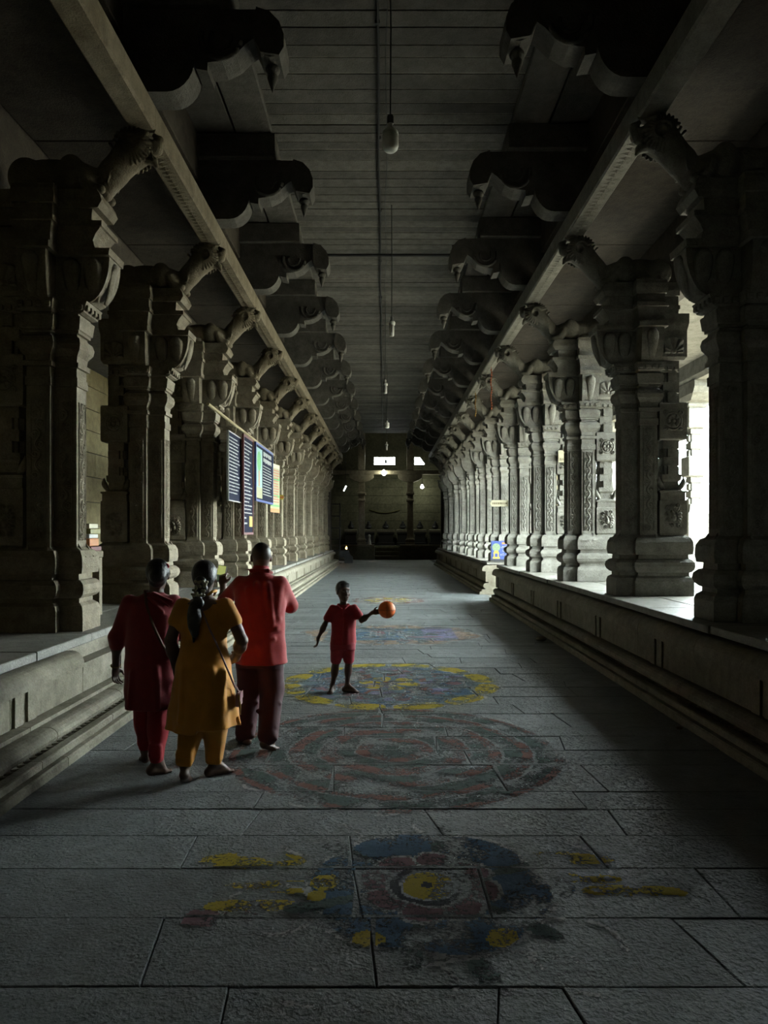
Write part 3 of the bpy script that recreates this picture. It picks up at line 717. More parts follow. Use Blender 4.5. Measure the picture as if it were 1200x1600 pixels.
# row of small shrines on pedestals along the back wall
for i, x in enumerate((-2.25, -1.05, .12, 1.28, 2.45, 3.5)):
    root = empty('idol_pedestal', (x, 48.45, .86)); tag(root, 'dark pedestal with pale cloth by the far wall, %s from the left' % ORD[i], 'pedestal', 'pedestals along the far wall')
    wd = .62 if i == 2 else .44
    obj('plinth', MB().loft([[(-a, -b, z), (a, -b, z), (a, b, z), (-a, b, z)] for z, a, b in ((0, wd, .3), (.2, wd, .3), (.22, wd*.8, .24), (.75, wd*.8, .24), (.8, wd*.95, .29), (.92, wd*.95, .29))]).mesh('plinth', BLACK), root)
    obj('cloth', MB().loft([[(-a, -b, z), (a, -b, z), (a, b, z), (-a, b, z)] for z, a, b in ((.925, wd, .3), (1.06, wd*1.02, .31), (1.10, wd*.9, .26))]).mesh('cloth', PLAT), root)
    dk = obj('stone_idol', sdf_mesh('stone_idol', [P_ell((0, 0, .12), (.2, .14, .12), .03), P_cone((0, 0, .15), (0, 0, .36), .12, .1, .03), P_ell((0, 0, .47), (.085, .085, .1), .03), P_cone((-.1, 0, .34), (-.2, 0, .16), .05, .045, .02), P_cone((.1, 0, .34), (.2, 0, .16), .05, .045, .02)], .03, BLACK)); dk.location = (x, 48.45, 1.965)
    tag(dk, 'small black seated idol on the %s pedestal from the left by the far wall' % ORD[i], 'idol', 'idols along the far wall')
# garland on the wall
gm = MB().tube([(-1.0+2.1*t, 48.93, 3.32-.22*math.sin(PI*t)) for t in np.linspace(0, 1, 20)], .04, 6)
tag(obj('garland', gm.mesh('garland', plain('dry_leaves', (.10, .09, .03), .9), 1, True)), 'dry dark garland hanging in a shallow curve on the far wall', 'garland')
# white small figure in front of the left pillar
wf = obj('white_figure', sdf_mesh('white_figure', [P_cone((0, 0, .02), (0, 0, .3), .16, .1, .03), P_cone((0, 0, .3), (0, 0, .55), .1, .06, .03), P_ell((0, 0, .66), (.09, .09, .11), .03), P_ell((0, 0, .02), (.2, .16, .04), .02)], .025, WHITE)); wf.location = (-.95, 45.95, .862)
tag(wf, 'small whitewashed figure beside the left far pillar', 'statue')
# bulbs
def bulb(x, y, z, top, energy, label, r=.11):
    root = empty('lit_bulb', (x, y, z)); tag(root, label, 'lamp', 'lit bulbs of the far hall')
    o = obj('globe', MB().lathe([(-r, .01), (-r*.86, r*.5), (-r*.5, r*.87), (0, r), (r*.5, r*.87), (r*.86, r*.5), (r*1.3, r*.3)], 0, 0, 14).mesh('globe', MATS['bulb_glow'], 1, True), root)
    obj('socket', MB().lathe([(r*1.3, .045), (r*2.2, .045), (r*2.25, .02)], 0, 0, 10).mesh('socket', BLACK), root)
    obj('cable', MB().tube([(0, 0, r*2.2), (0, 0, top-z)], .012, 5).mesh('cable', WIRE), root)
    l = bpy.data.lights.new('bulb_light', 'POINT'); l.energy = energy; l.shadow_soft_size = r*1.4; l.color = (.92, 1, .80)
    lo = bpy.data.objects.new('bulb_light', l); COL.objects.link(lo); lo.parent = root; lo.location = (0, 0, -r*2.6)
plain('bulb_glow', (1, 1, .9), .3, emit=(.95, 1, .82), estr=60)
bulb(0.0, 46.3, 5.62, 8.6, 26, 'bright round bulb hanging in the middle of the far hall', .16)
bulb(2.55, 47.6, 4.80, 8.6, 24, 'smaller lit bulb near the right of the far wall', .12)
# tall black rack, with fire lamp before it
rk = empty('black_rack', (-3.05, 44.6, 0)); tag(rk, 'tall black metal rack against the dark left of the far hall', 'rack')
for x in (-.28, .28):
    for y_ in (-.2, .2): obj('post', MB().box(x-.03, x+.03, y_-.03, y_+.03, 0, 3.6).mesh('post', BLACK), rk)
for z in (.6, 1.3, 2.0, 2.75, 3.5): obj('shelf', MB().box(-.31, .31, -.23, .23, z, z+.06).mesh('shelf', BLACK), rk)
fl = empty('fire_lamp', (-2.15, 40.6, 0)); tag(fl, 'dark offering stand with a small orange flame near the left platform', 'oil lamp')
obj('stand', MB().loft([[(-a, -.22, z), (b, -.22, z), (b, .22, z), (-a, .22, z)] for z, a, b in ((0, .1, .36), (.32, .1, .36), (.34, .34, .36), (.5, .36, .2), (.72, .34, .12))]).mesh('stand', BLACK), fl)
obj('bowl', MB().lathe([(.72, .05), (.76, .10), (.80, .12), (.79, .10)], 0, 0, 12).mesh('bowl', BLACK), fl)
obj('flame', MB().lathe([(.79, .01), (.83, .045), (.88, .04), (.95, .004)], 0, 0, 10).mesh('flame', plain('flame', (1, .5, .1), .5, emit=(1, .42, .12), estr=40), 1, True), fl)
# slanted tube lamp on the left of the hall mouth
tl = empty('tube_lamp', (-2.45, 44.2, 4.45)); tag(tl, 'short slanted white tube lamp at the dark left of the far hall', 'lamp')
obj('tube', MB().tube([(-.06, 0, -.12), (.1, 0, .2)], .035, 8).mesh('tube', plain('tube_glow', (1, 1, 1), .3, emit=(.9, 1, .9), estr=12)), tl); obj('bracket', MB().box(-.1, .2, .04, .08, -.02, .04).mesh('bracket', BLACK), tl)
obj('stem', MB().tube([(.05, .06, 0), (.05, .06, 4.15)], .015, 6).mesh('stem', BLACK), tl)

# ------------------------------------------------------------------ hanging lamps, cables on the ceiling
opal = plain('opal_plastic', (.62, .62, .58), .25, var=.08)
def hang(x, y, z, kind, label):
    root = empty('pendant_lamp', (x, y, z)); tag(root, label, 'lamp', 'unlit lamps hung along the corridor')
    if kind == 'T':
        obj('diffuser', MB().lathe([(-.085, .012), (-.082, .045), (-.065, .064), (-.04, .071), (.055, .071), (.06, .068)], 0, 0, 20).mesh('diffuser', opal, 1, True), root)
        obj('housing', MB().lathe([(.06, .072), (.085, .068), (.105, .045), (.12, .022), (.15, .02), (.155, .026), (.20, .026), (.205, .008)], 0, 0, 16).mesh('housing', WHITE, 1, True), root)
        obj('holder', MB().lathe([(.155, .03), (.22, .03), (.24, .012)], 0, 0, 12).mesh('holder', BLACK), root); t0 = .23
    else:
        obj('tube', MB().lathe([(-.17, .01), (-.165, .035), (-.15, .042), (.02, .042)], 0, 0, 14).mesh('tube', opal, 1, True), root)
        obj('ballast', MB().lathe([(.02, .055), (.06, .06), (.08, .05), (.09, .022), (.15, .022), (.16, .008)], 0, 0, 14).mesh('ballast', WHITE, 1, True), root); t0 = .15
    obj('cord', MB().tube([(0, 0, t0), (0.004, 0, (ZC-z)*.5), (-.01 if kind == 'T' else 0, 0, ZC-z-.01)], .007, 5).mesh('cord', WIRE), root)
hang(.056, 6.2, 5.16, 'T', 'large white cylinder bulb hanging nearest, unlit')
hang(.127, 11.75, 5.16, 'C', 'second hanging lamp from the viewer, slim white tube bulb')
hang(.03, 16.6, 5.16, 'C', 'third hanging lamp from the viewer, slim white tube')
hang(.10, 22.7, 5.16, 'T', 'fourth hanging lamp from the viewer, small round-ended bulb')
hang(.10, 28.0, 5.16, 'C', 'fifth and farthest hanging lamp, tiny white tube')
cd = empty('ceiling_conduit', (0, 0, 0)); tag(cd, 'black cable conduit running along the middle of the plank ceiling', 'cable')
obj('conduit', MB().tube([(-.07+.008*math.sin(k*1.7), 2+k*1.3, ZC-.04) for k in range(28)], .014, 6).mesh('conduit', WIRE), cd)
for k in range(16): obj('clip', MB().box(-.095, -.045, 3.1+k*2.2, 3.13+k*2.2, ZC-.052, ZC+.01).mesh('clip', BLACK), cd)
tag(obj('ceiling_wire', MB().tube([(.03+.02*math.sin(k*2.1), 2+k*1.2, ZC-.03-.03*abs(math.sin(k*1.3))) for k in range(26)], .006, 5).mesh('ceiling_wire', WIRE)), 'thin loose wire beside the conduit on the ceiling', 'wire')
cp = empty('cross_pipe', (0, 13.4, 6.98)); tag(cp, 'thin black pipe spanning the corridor below the plank ceiling', 'pipe')
obj('pipe', MB().tube([(-1.55, 0, 0), (1.72, 0, 0)], .028, 8).mesh('pipe', WIRE), cp)
for x in (-1.2, 1.3): obj('hanger', MB().box(x-.015, x+.015, -.015, .015, 0, .22).mesh('hanger', BLACK), cp)
# ------------------------------------------------------------------ sign boards hung on the left piers
NAVY = plain('navy_board', (.008, .010, .024), .8, var=.1); INK = plain('white_lettering', (.34, .34, .31), .6, var=.3, scale=60); MAROON = plain('maroon_frame', (.10, .015, .012), .5)
YEL = plain('yellow_paint', (.42, .29, .03), .5, var=.15); ORG = plain('orange_paint', (.44, .15, .025), .5, var=.15); GRN = plain('green_paint', (.07, .30, .06), .5, var=.3); SKYB = plain('pale_blue_print', (.17, .30, .27), .4, var=.2)
CREAM = plain('cream_paint', (.46, .42, .28), .5, var=.1); BLU = plain('blue_print', (.03, .06, .22), .4, var=.2); BROWN = plain('brown_lettering', (.13, .10, .04), .6); PALEY = plain('pale_yellow_print', (.27, .26, .12), .45, var=.2); RED = plain('red_print', (.45, .05, .03), .5)
NAVY.node_tree.nodes['Principled BSDF'].inputs['Specular IOR Level'].default_value = .08
def text_lines(mb, y0, y1, z0, z1, n, seed, x, fill=.42, t=.002, wmin=.5):
    """rows of small irregular letter marks on a board facing +x (x = its front)"""
    rnd = random.Random(seed); dz = (z1-z0)/n
    for i in range(n):
        zt = z1-i*dz; y = y0; yend = y0+(y1-y0)*rnd.uniform(wmin, 1)
        while y < yend:
            L = rnd.uniform(.02, .07)
            mb.box(x, x+t, y, min(y+L, yend), zt-dz*fill*rnd.uniform(.75, 1), zt-dz*.05); y += L+rnd.uniform(.008, .022)
def board(name, label, x, y0, y1, z0, z1, mat, frame=None, fw=.02):
    root = empty(name, (x, (y0+y1)/2, z0)); tag(root, label, 'sign', 'sign boards on the left')
    l = ((y1-y0)/2, z1-z0)
    obj('board', MB().box(-.02, .0, -l[0], l[0], 0, l[1]).mesh('board', mat), root)
    if frame:
        for nm, b in (('frame', (-.025, .012, -l[0]-fw, -l[0]+fw*.4, -fw, l[1]+fw)), ('frame', (-.025, .012, l[0]-fw*.4, l[0]+fw, -fw, l[1]+fw)), ('frame', (-.025, .012, -l[0], l[0], -fw, fw*.4)), ('frame', (-.025, .012, -l[0], l[0], l[1]-fw*.4, l[1]+fw))):
            obj(nm, MB().box(*b).mesh('frame', frame), root)
    return root, l
XB = -2.58
r1, l = board('notice_board', 'navy notice board with white script in a thin white frame, leftmost of the hung boards', XB-.04, 11.95, 13.0, 2.30, 3.46, NAVY, INK, .012)
mb = MB(); text_lines(mb, -l[0]+.07, l[0]-.05, .09, l[1]-.07, 17, 1, .001, wmin=.7); obj('lettering', mb.mesh('lettering', INK), r1)
r2, l = board('notice_board', 'tall navy notice board in a maroon frame with a yellow square at its foot', XB+.02, 12.95, 13.85, 1.74, 3.52, NAVY, MAROON, .03)
mb = MB(); text_lines(mb, -l[0]+.07, l[0]-.05, .32, l[1]-.08, 20, 2, .001, wmin=.55); text_lines(mb, -l[0]+.07, -.1, .1, .3, 2, 3, .001); obj('lettering', mb.mesh('lettering', INK), r2)
obj('yellow_square', MB().box(.001, .006, l[0]-.36, l[0]-.06, .12, .32).mesh('yellow_square', YEL), r2)
r3, l = board('notice_board', 'wide navy board with a pale picture of a tree beside lines of script', XB+.07, 13.92, 16.0, 2.40, 3.50, NAVY, BLU, .03)
obj('picture', MB().box(.001, .005, -l[0]+.03, -l[0]+.70, .04, l[1]-.06).mesh('picture', SKYB), r3)
obj('picture_tree', MB().add([(.008, -.72+.22*math.cos(a)*1.0, .78+.20*math.sin(a)) for a in np.linspace(0, 2*PI, 15)[:-1]], [tuple(range(14))]).mesh('picture_tree', GRN), r3)
obj('picture_trunk', MB().box(.005, .008, -.76, -.66, .28, .60).mesh('picture_trunk', ORG), r3)
obj('picture_ground', MB().box(.005, .007, -l[0]+.03, -l[0]+.70, .04, .26).mesh('picture_ground', PALEY), r3)
mb = MB(); text_lines(mb, -l[0]+.80, l[0]-.08, .10, .75, 11, 4, .001, wmin=.75); text_lines(mb, -l[0]+.85, l[0]-.12, .78, l[1]-.06, 2, 5, .001, .8, wmin=.8); obj('lettering', mb.mesh('lettering', INK), r3)
r4, l = board('banner_board', 'narrow pale yellow banner with green bands and orange foot, rightmost of the hung boards', XB+.02, 0, .8, 2.22, 3.36, PALEY, None)
r4.location = (-2.56, 16.7, 2.22); r4.rotation_euler = (0, 0, -.12)
for z, h_, m in ((0, .09, ORG), (.36, .05, GRN), (.76, .05, GRN), (.14, .04, GRN), (1.04, .09, CREAM)): obj('colour_band', MB().box(.001, .006, -l[0]+.02, l[0]-.02, z, z+h_).mesh('colour_band', m), r4)
obj('hanger', MB().tube([(-.01, 0, 1.13), (-.075, 0, 1.355)], .008, 5).mesh('hanger', BROWN), r4)
mb = MB(); text_lines(mb, -l[0]+.06, l[0]-.05, .2, 1.0, 13, 6, .007, wmin=.7); obj('lettering', mb.mesh('lettering', RED), r4)
# the pole they hang from
pl = empty('sign_pole', (-2.63, 10.6, 3.60)); tag(pl, 'bamboo pole tied along the left piers above the notice boards', 'pole')
obj('pole', MB().tube([(0, 0, .07), (.0, 6.4, 0)], .025, 8).mesh('pole', plain('bamboo', (.28, .22, .10), .6)), pl)
for yy in (1.5, 2.2, 2.7, 3.1, 3.7, 5.1): obj('tie', MB().tube([(0, yy, .05), (.0, yy, -.02)], .008, 5).mesh('tie', BROWN), pl)
# direction arrows and plates
def arrow(label, x, y, z, w_, h_, mat, tip, txt):
    root = empty('arrow_sign', (x, y, z)); tag(root, label, 'sign')
    t = tip*w_/2
    poly = [(-t*.84, 0), (t*.84, 0), (t, h_*.3), (t, h_*.7), (t*.84, h_), (-t*.84, h_)] if False else [(t, h_*.5), (t*.80, 0), (-t, 0), (-t, h_), (t*.80, h_)]
    obj('plate', MB().prism_xz(poly, -.012, .012).mesh('plate', mat), root)
    m = MB(); rnd = random.Random(3); xx = -w_*.36
    while xx < w_*.34: L = rnd.uniform(.02, .05); m.box(xx, xx+L, -.016, -.012, h_*.34, h_*.64); xx += L+.015
    obj('lettering', m.mesh('lettering', txt), root)
arrow('small yellow arrow sign sticking out from a left pier', -3.04, 20.63, 2.71, .28, .13, YEL, 1, RED)
arrow('cream arrow board pointing left on the right row of piers', 2.885, 17.82, 2.40, .46, .16, CREAM, -1, BROWN)
wp = empty('white_plate', (3.27, 13.25, 3.06)); tag(wp, 'small cream plate with dark letters hung beside a right pier', 'sign')
wp.location = (3.74, 14.79, 3.21)
obj('plate', MB().box(-.11, .11, -.01, .01, 0, .25, .004).mesh('plate', CREAM), wp)
def letters(txt, size, mat, parent, loc, rot=(PI/2, 0, 0), align='CENTER'):
    c = bpy.data.curves.new('lettering', 'FONT'); c.body = txt; c.size = size; c.align_x = align; c.extrude = .0015; c.materials.append(mat)
    t_ = bpy.data.objects.new('tmp_lettering', c); COL.objects.link(t_); dg = bpy.context.evaluated_depsgraph_get()
    me = bpy.data.meshes.new_from_object(t_.evaluated_get(dg)); bpy.data.objects.remove(t_); me.materials.clear(); me.materials.append(mat)
    return obj('lettering', me, parent, loc, rot)
letters('K', .105, BROWN, wp, (.03, -.0135, .135)); letters('BAAA', .075, BROWN, wp, (.012, -.0135, .035))
obj('string', MB().tube([(0, 0, .25), (0, 0, .80)], .004, 5).mesh('string', WIRE), wp)
# blue poster leaning at the near end of the far platform
bp2 = empty('blue_poster', (3.06, 19.35, .0)); tag(bp2, 'blue printed poster board with a yellow shrine, standing in the gap of the right platform', 'poster')
bp2.location = (3.30, 20.02, .99)
z0 = 0
bp2.rotation_euler = (0, 0, 0)
obj('board', MB().box(-.28, .28, -.02, .02, 0, .52, .004).mesh('board', BLU), bp2)
obj('foot', MB().box(-.2, .2, -.005, .03, -.07, .0).mesh('foot', BLACK), bp2)
obj('orange_stripe', MB().box(.02, .27, -.024, -.02, .43, .48).mesh('orange_stripe', ORG), bp2)
obj('halo', MB().add([(-.14+.115*math.cos(a), -.0225, .34+.115*math.sin(a)) for a in np.linspace(0, 2*PI, 21)[:-1]], [tuple(range(20))]).mesh('halo', plain('dull_green_print', (.16, .22, .12), .5)), bp2)
obj('shrine_emblem', MB().box(-.24, -.04, -.026, -.021, .02, .07).box(-.21, -.18, -.026, -.021, .07, .17).box(-.10, -.07, -.026, -.021, .07, .17).prism_xz([(-.23, .17), (-.05, .17), (-.09, .24), (-.14, .255), (-.19, .24)], -.026, -.021).mesh('shrine_emblem', YEL), bp2)
letters('\u0b85\u0bb0\u0bc1\u0bb3\u0bcd', .09, INK, bp2, (.145, -.023, .33)); letters('\u0bae\u0bbf\u0b95\u0bc1', .09, INK, bp2, (.145, -.023, .22)); letters('\u0b95\u0bcb\u0baf\u0bbf\u0bb2\u0bcd', .08, INK, bp2, (.145, -.023, .11))
for o in list(bpy.data.objects):
    if o.name.startswith('lettering'): o['kind'] = 'stuff'
# stack of packets behind the nearest left pier
pk = [('cream lidded box topping the small stack behind the nearest left pier', CREAM, 1.80, .055, .20), ('olive packet second from the top of the small stack behind the nearest left pier', plain('olive_packet', (.22, .20, .05), .5), 1.738, .06, .23), ('white packet in the middle of the small stack behind the nearest left pier', WHITE, 1.69, .046, .20), ('orange packet low in the small stack behind the nearest left pier', ORG, 1.60, .088, .21), ('dark red bottom packet of the small stack behind the nearest left pier', plain('dark_red_packet', (.12, .012, .012), .5), 1.545, .053, .24)]
# stool they stand on
st = empty('stone_stool', (-3.46, 8.05, .80)); tag(st, 'low stone stool behind the nearest left pier, carrying packets', 'stool')
obj('seat', MB().box(-.2, .2, -.2, .2, .66, .74, .01).mesh('seat', GRAN), st)
for x in (-.15, .15):
    for y in (-.15, .15): obj('leg', MB().box(x-.04, x+.04, y-.04, y+.04, 0, .66).mesh('leg', GRAN), st)
for lab, m, z, h_, w_ in pk:
    o = obj('packet', MB().box(-w_*.75, w_*.75, -w_*.6, w_*.6, 0, h_-.001, .006).mesh('packet', m)); o.location = (-3.44, 8.05, z-.004); tag(o, lab, 'packet', 'packets behind the nearest left pier')
# strings of flowers on the right beam
for k, (yy, x, L) in enumerate(((16.9, 2.55, 1.0), (19.8, 2.55, .7))):
    m = MB(); 
    for j in range(int(L/.06)): m.lathe([(5.64-j*.06-.05, .008), (5.64-j*.06-.03, .022), (5.64-j*.06, .01)], x+.012*math.sin(j), yy, 6)
    m.tube([(x, yy, 5.705), (x, yy, 5.66-L)], .006, 5)
    tag(obj('flower_string', m.mesh('flower_string', plain('marigold_%d' % k, ((.30, .07, .02), (.26, .14, .02))[k], .8))), ('dusty red flower string hanging from the right carved beam', 'shorter yellowish flower string hanging farther along the right carved beam')[k], 'garland')
# scraps
for nm, lab, x, y, r_, m in (('stone', 'pale loose stone at the foot of the right platform', 2.52, 11.4, .09, PLAT), ('dry_leaf', 'dry brown leaf lying in the shadow near the right platform', 2.62, 6.3, .03, BROWN), ('paper_scrap', 'tiny pale scrap on the floor near the shadow edge', 1.62, 6.85, .018, WHITE)):
    o = obj(nm, sdf_mesh(nm, [P_ell((0, 0, r_*.45), (r_, r_*.7, r_*.45), .01), P_ell((r_*.4, r_*.3, r_*.4), (r_*.6, r_*.5, r_*.4), .01)], r_/6, m)); o.location = (x, y, .004); tag(o, lab, nm.replace('_', ' '))

# ------------------------------------------------------------------ chalk drawings (kolams) on the paving
PIG = {'yellow': pigment('yellow_powder', (.42, .32, .03), .74), 'white': pigment('white_powder', (.42, .42, .40), .60), 'blue': pigment('blue_powder', (.07, .125, .19), .74), 'teal': pigment('teal_powder', (.13, .18, .20), .74),
       'pink': pigment('pink_powder', (.20, .115, .12), .78), 'red': pigment('red_powder', (.20, .095, .075), .68), 'green': pigment('green_powder', (.085, .12, .105), .66), 'peach': pigment('peach_powder', (.29, .21, .15), .80), 'violet': pigment('violet_powder', (.19, .18, .28), .78), 'dark': pigment('dark_powder', (.07, .07, .075), .7)}
HASH = np.random.RandomState(3).rand(64, 64)
def vnoise(x, y):
    x0, y0 = np.floor(x).astype(int), np.floor(y).astype(int); fx, fy = x-x0, y-y0
    fx = fx*fx*(3-2*fx); fy = fy*fy*(3-2*fy); g = lambda a, b: HASH[a % 64, b % 64]
    return (g(x0, y0)*(1-fx)+g(x0+1, y0)*fx)*(1-fy)+(g(x0, y0+1)*(1-fx)+g(x0+1, y0+1)*fx)*fy
def kolam(label, cx, cy, hx, hy, cell, fn):
    """fn(x, y) paints colour names (an object array) round the centre; one thin powder layer per colour"""
    xs = np.arange(-hx, hx, cell); ys = np.arange(-hy, hy, cell); X, Y = np.meshgrid(xs+cell/2, ys+cell/2, indexing='ij')
    wob = .028
    Xw = X+wob*(vnoise(X*9+7, Y*9)-.5)+.012*(vnoise(X*50, Y*50)-.5); Yw = Y+wob*(vnoise(X*9, Y*9+31)-.5)+.012*(vnoise(X*50+9, Y*50)-.5)
    C = fn(Xw, Yw)
    keep = np.ones(X.shape, bool)
    wy = Y+cy; wx = X+cx
    for (ya, yb, xj) in ROWX:
        inr = (wy > ya) & (wy <= yb)
        if not inr.any(): continue
        keep &= ~(inr & ((wy < ya+.010) | (wy > yb-.010)))
        for xx in xj: keep &= ~(inr & (np.abs(wx-xx) < .014))
    root = empty('chalk_drawing', (cx, cy, 0)); tag(root, label, 'floor drawing', 'chalk drawings on the paving')
    for c in sorted(set(C.ravel())-{''}):
        I = np.argwhere((C == c) & keep)
        if len(I) == 0: continue
        x0 = xs[I[:,0]]; y0 = ys[I[:,1]]; z = np.full(len(I), .0062)
        V = np.stack([np.stack([x0, y0, z], 1), np.stack([x0+cell, y0, z], 1), np.stack([x0+cell, y0+cell, z], 1), np.stack([x0, y0+cell, z], 1)], 1).reshape(-1, 3)
        # merge shared corners
        key = np.round(V/cell*2).astype(np.int64); _, ix, inv = np.unique(key[:, 0]*1000003+key[:, 1], return_index=True, return_inverse=True)
        me = bpy.data.meshes.new(c+'_powder'); me.from_pydata(V[ix].tolist(), [], inv.reshape(-1, 4).tolist()); me.materials.append(PIG[c]); me.update()
        o = obj(c+'_powder', me, root); o['label'] = c+' chalk powder'; o['kind'] = 'stuff'
def blank(x): return np.full(x.shape, '', dtype='<U8')
def disc(x, y, cx, cy, r, ry=None): return ((x-cx)/r)**2+((y-cy)/(ry or r))**2 < 1
def petals(x, y, n, r0, r1, wid, ph=0):
    r = np.hypot(x, y); th = np.arctan2(y, x)-ph; k = (th*n/(2*PI)) % 1-.5
    t = np.clip((r-r0)/(r1-r0), 0, 1)
    return (r > r0) & (r < r1) & (np.abs(k)*2 < wid*np.sqrt(np.clip(1-(2*t-1.0)**4, 0, 1)))
def k_flower(x, y):
    c = blank(x); r = np.hypot(x, y)
    g = vnoise(x*14, y*14)
    big = petals(x, y, 6, .30, .60, .93, .35); c[big] = 'blue'
    edge = petals(x, y, 6, .30, .635, 1.0, .35) & ~big; c[edge & (g > .2)] = 'white'
    gr = petals(x, y, 6, .28, .72, .16, .35+PI/6); c[gr] = 'green'
    p = petals(x, y, 8, .15, .34, .92, .2); c[petals(x, y, 8, .15, .365, 1.0, .2)] = 'white'; c[p] = 'pink'
    c[r < .215] = 'white'; c[r < .19] = 'dark'; c[r < .15] = 'white'; c[r < .132] = 'yellow'; c[r < .03] = 'dark'
    for a, b, q in ((.28, -.46, .07), (-.30, -.47, .07), (-.52, .02, .08), (-.55, -.10, .05)): c[disc(x, y, a, b, q)] = 'yellow'
    for a, b, q, qy in ((.72, .28, .30, .07), (-.92, .26, .28, .10), (-.75, -.02, .26, .06), (-.78, -.20, .30, .05), (.78, .06, .2, .05), (1.0, -.06, .26, .06), (-.15, .36, .06, .05), (.2, .36, .06, .05)):
        m = disc(x, y, a, b, q, qy) & (vnoise(x*11+3, y*18) > .42) & (c == ''); c[m] = 'yellow'
    m = disc(x, y, .52, -.02, .2, .14) & (c == ''); c[m] = 'blue'
    m = disc(x, y, -.45, .02, .17, .16) & (c == ''); c[m] = 'blue'
    for ph in (0, 1.05, 2.1, 3.14, 4.2, 5.25):                         # outer white outlines of leaves
        q = np.abs(np.hypot(x-.78*math.cos(ph+.3), y-.78*math.sin(ph+.3))-.22); c[(q < .014) & (vnoise(x*8+5, y*8) > .45) & (c == '')] = 'white'
    m = disc(x, y, -.98, -.30, .20, .07) & (c == ''); c[m & (vnoise(x*12, y*12) > .4)] = 'pink'
    st = (np.abs(x-(.10+.25*(-y-.4))) < .045) & (y < -.36) & (y > -.85) & (c == ''); c[st] = 'green'
    for yy in (-.64, -.86): c[(np.abs(y-yy-.06*np.sin(x*5)) < .012) & (np.abs(x) < .6) & (vnoise(x*9, y*9+5) > .4) & (c == '')] = 'white'
    return c
kolam('near chalk flower with a yellow disc, pink petals and blue outer petals', .224, 3.52, 1.35, .95, .011, k_flower)
def k_rings(x, y):
    c = blank(x); r = np.hypot(x, y)+.012*np.sin(np.arctan2(y, x)*5); w_ = vnoise(x*5+20, y*5)
    for a, b, col in ((0, .20, 'green'), (.20, .31, 'red'), (.33, .46, 'green'), (.46, .60, 'red'), (.62, .74, 'green'), (.74, .84, 'red'), (.86, 1.0, 'green'), (1.0, 1.08, 'red'), (1.1, 1.24, 'green'), (1.24, 1.30, 'red')):
        c[(r > a) & (r < b)] = col
    c[(np.abs(r-1.36+.05*np.abs(np.sin(np.arctan2(y, x)*9))) < .013) & (w_ > .35)] = 'white'
    return c
kolam('worn rings of red and green chalk on the floor between the flower and the boy', .09, 5.72, 1.42, 1.42, .014, k_rings)
def k_big(x, y):
    c = blank(x); r = np.hypot(x, y); th = np.arctan2(y, x); g = vnoise(x*6, y*6+11); g2 = vnoise(x*13+40, y*13)
    c[(r < 1.14)] = 'teal'; c[(r < 1.1) & (g > .62)] = 'blue'; c[(r < 1.1) & (g < .22)] = 'violet'
    c[(r < .95) & (r > .5) & (g2 > .78)] = 'pink'
    sw = np.abs(np.sin(th*6+r*9))*r; c[(r > .25) & (r < 1.05) & (sw < .05) & (g2 > .3)] = 'white'
    c[petals(x, y, 12, 1.0, 1.25, .86)] = 'yellow'
    c[petals(x, y, 12, .98, 1.28, 1.0) & (c != 'yellow') & (g2 > .55)] = 'white'
    c[petals(x, y, 6, .08, .36, .7, .3)] = 'yellow'; c[petals(x, y, 6, .36, .62, .6, .8) & (g > .4)] = 'red'; c[r < .1] = 'red'
    for k in range(9): a = k*.7; c[disc(x, y, .75*math.cos(a), .75*math.sin(a), .09) & (g2 > .4)] = 'pink'
    return c
kolam('large chalk mandala with a ring of yellow petals round the boy', .06, 8.22, 1.34, 1.34, .016, k_big)
def k_oval(x, y):
    c = blank(x); q = np.sqrt((x/1.52)**2+(y/1.22)**2); th = np.arctan2(y, x); g = vnoise(x*6+3, y*6); lob = q+.06*np.sin(th*8)
    c[lob < .98] = 'peach'; c[(lob < .92) & (np.abs(x) < 1.1)] = 'teal'; c[(lob < .8) & (g > .5) & (np.abs(x) < 1.05)] = 'blue'; c[(lob < .85) & (x > .55) & (x < 1.1)] = 'violet'
    c[(lob < .9) & (np.abs(y) > .72) & (g > .3)] = 'peach'; c[(lob < .7) & (g < .25)] = 'pink'; c[(np.abs(lob-.97) < .03) & (g > .3)] = 'white'; c[(lob < .75) & (np.abs(x) < .8) & (g > .7)] = 'green'
    def bar(x0, x1, y0, y1): c[(x > x0) & (x < x1) & (y > y0) & (y < y1)] = 'white'
    for k, sh in enumerate(('l_r', 'lb', 'lbt', 'lm', 'l_r')):           # rough white capitals
        a = -.36+k*.16
        if 'l' in sh: bar(a, a+.022, -.2, .25)
        if 'r' in sh: bar(a+.1, a+.122, -.2, .25); bar(a, a+.12, .02, .09)
        if 'b' in sh: bar(a, a+.11, -.2, -.12)
        if 't' in sh: bar(a, a+.11, .18, .25)
        if 'm' in sh: bar(a, a+.11, -.2, -.12); bar(a, a+.11, .0, .07); bar(a, a+.11, .18, .25)
    return c
kolam('oval blue and peach chalk drawing with white letters in the middle distance', .12, 12.2, 1.58, 1.28, .02, k_oval)
def k_star(x, y):
    c = blank(x); r = np.hypot(x, y); g = vnoise(x*7, y*7+2)
    c[petals(x, y, 8, .2, .98, .9)] = 'red'; c[petals(x, y, 8, .3, .85, .55)] = 'white'; c[petals(x, y, 8, .15, .62, .7, .39)] = 'yellow'; c[(r < .3)] = 'peach'
    return c
kolam('farthest chalk star in red, white and yellow', .10, 18.3, 1.0, 1.3, .03, k_star)
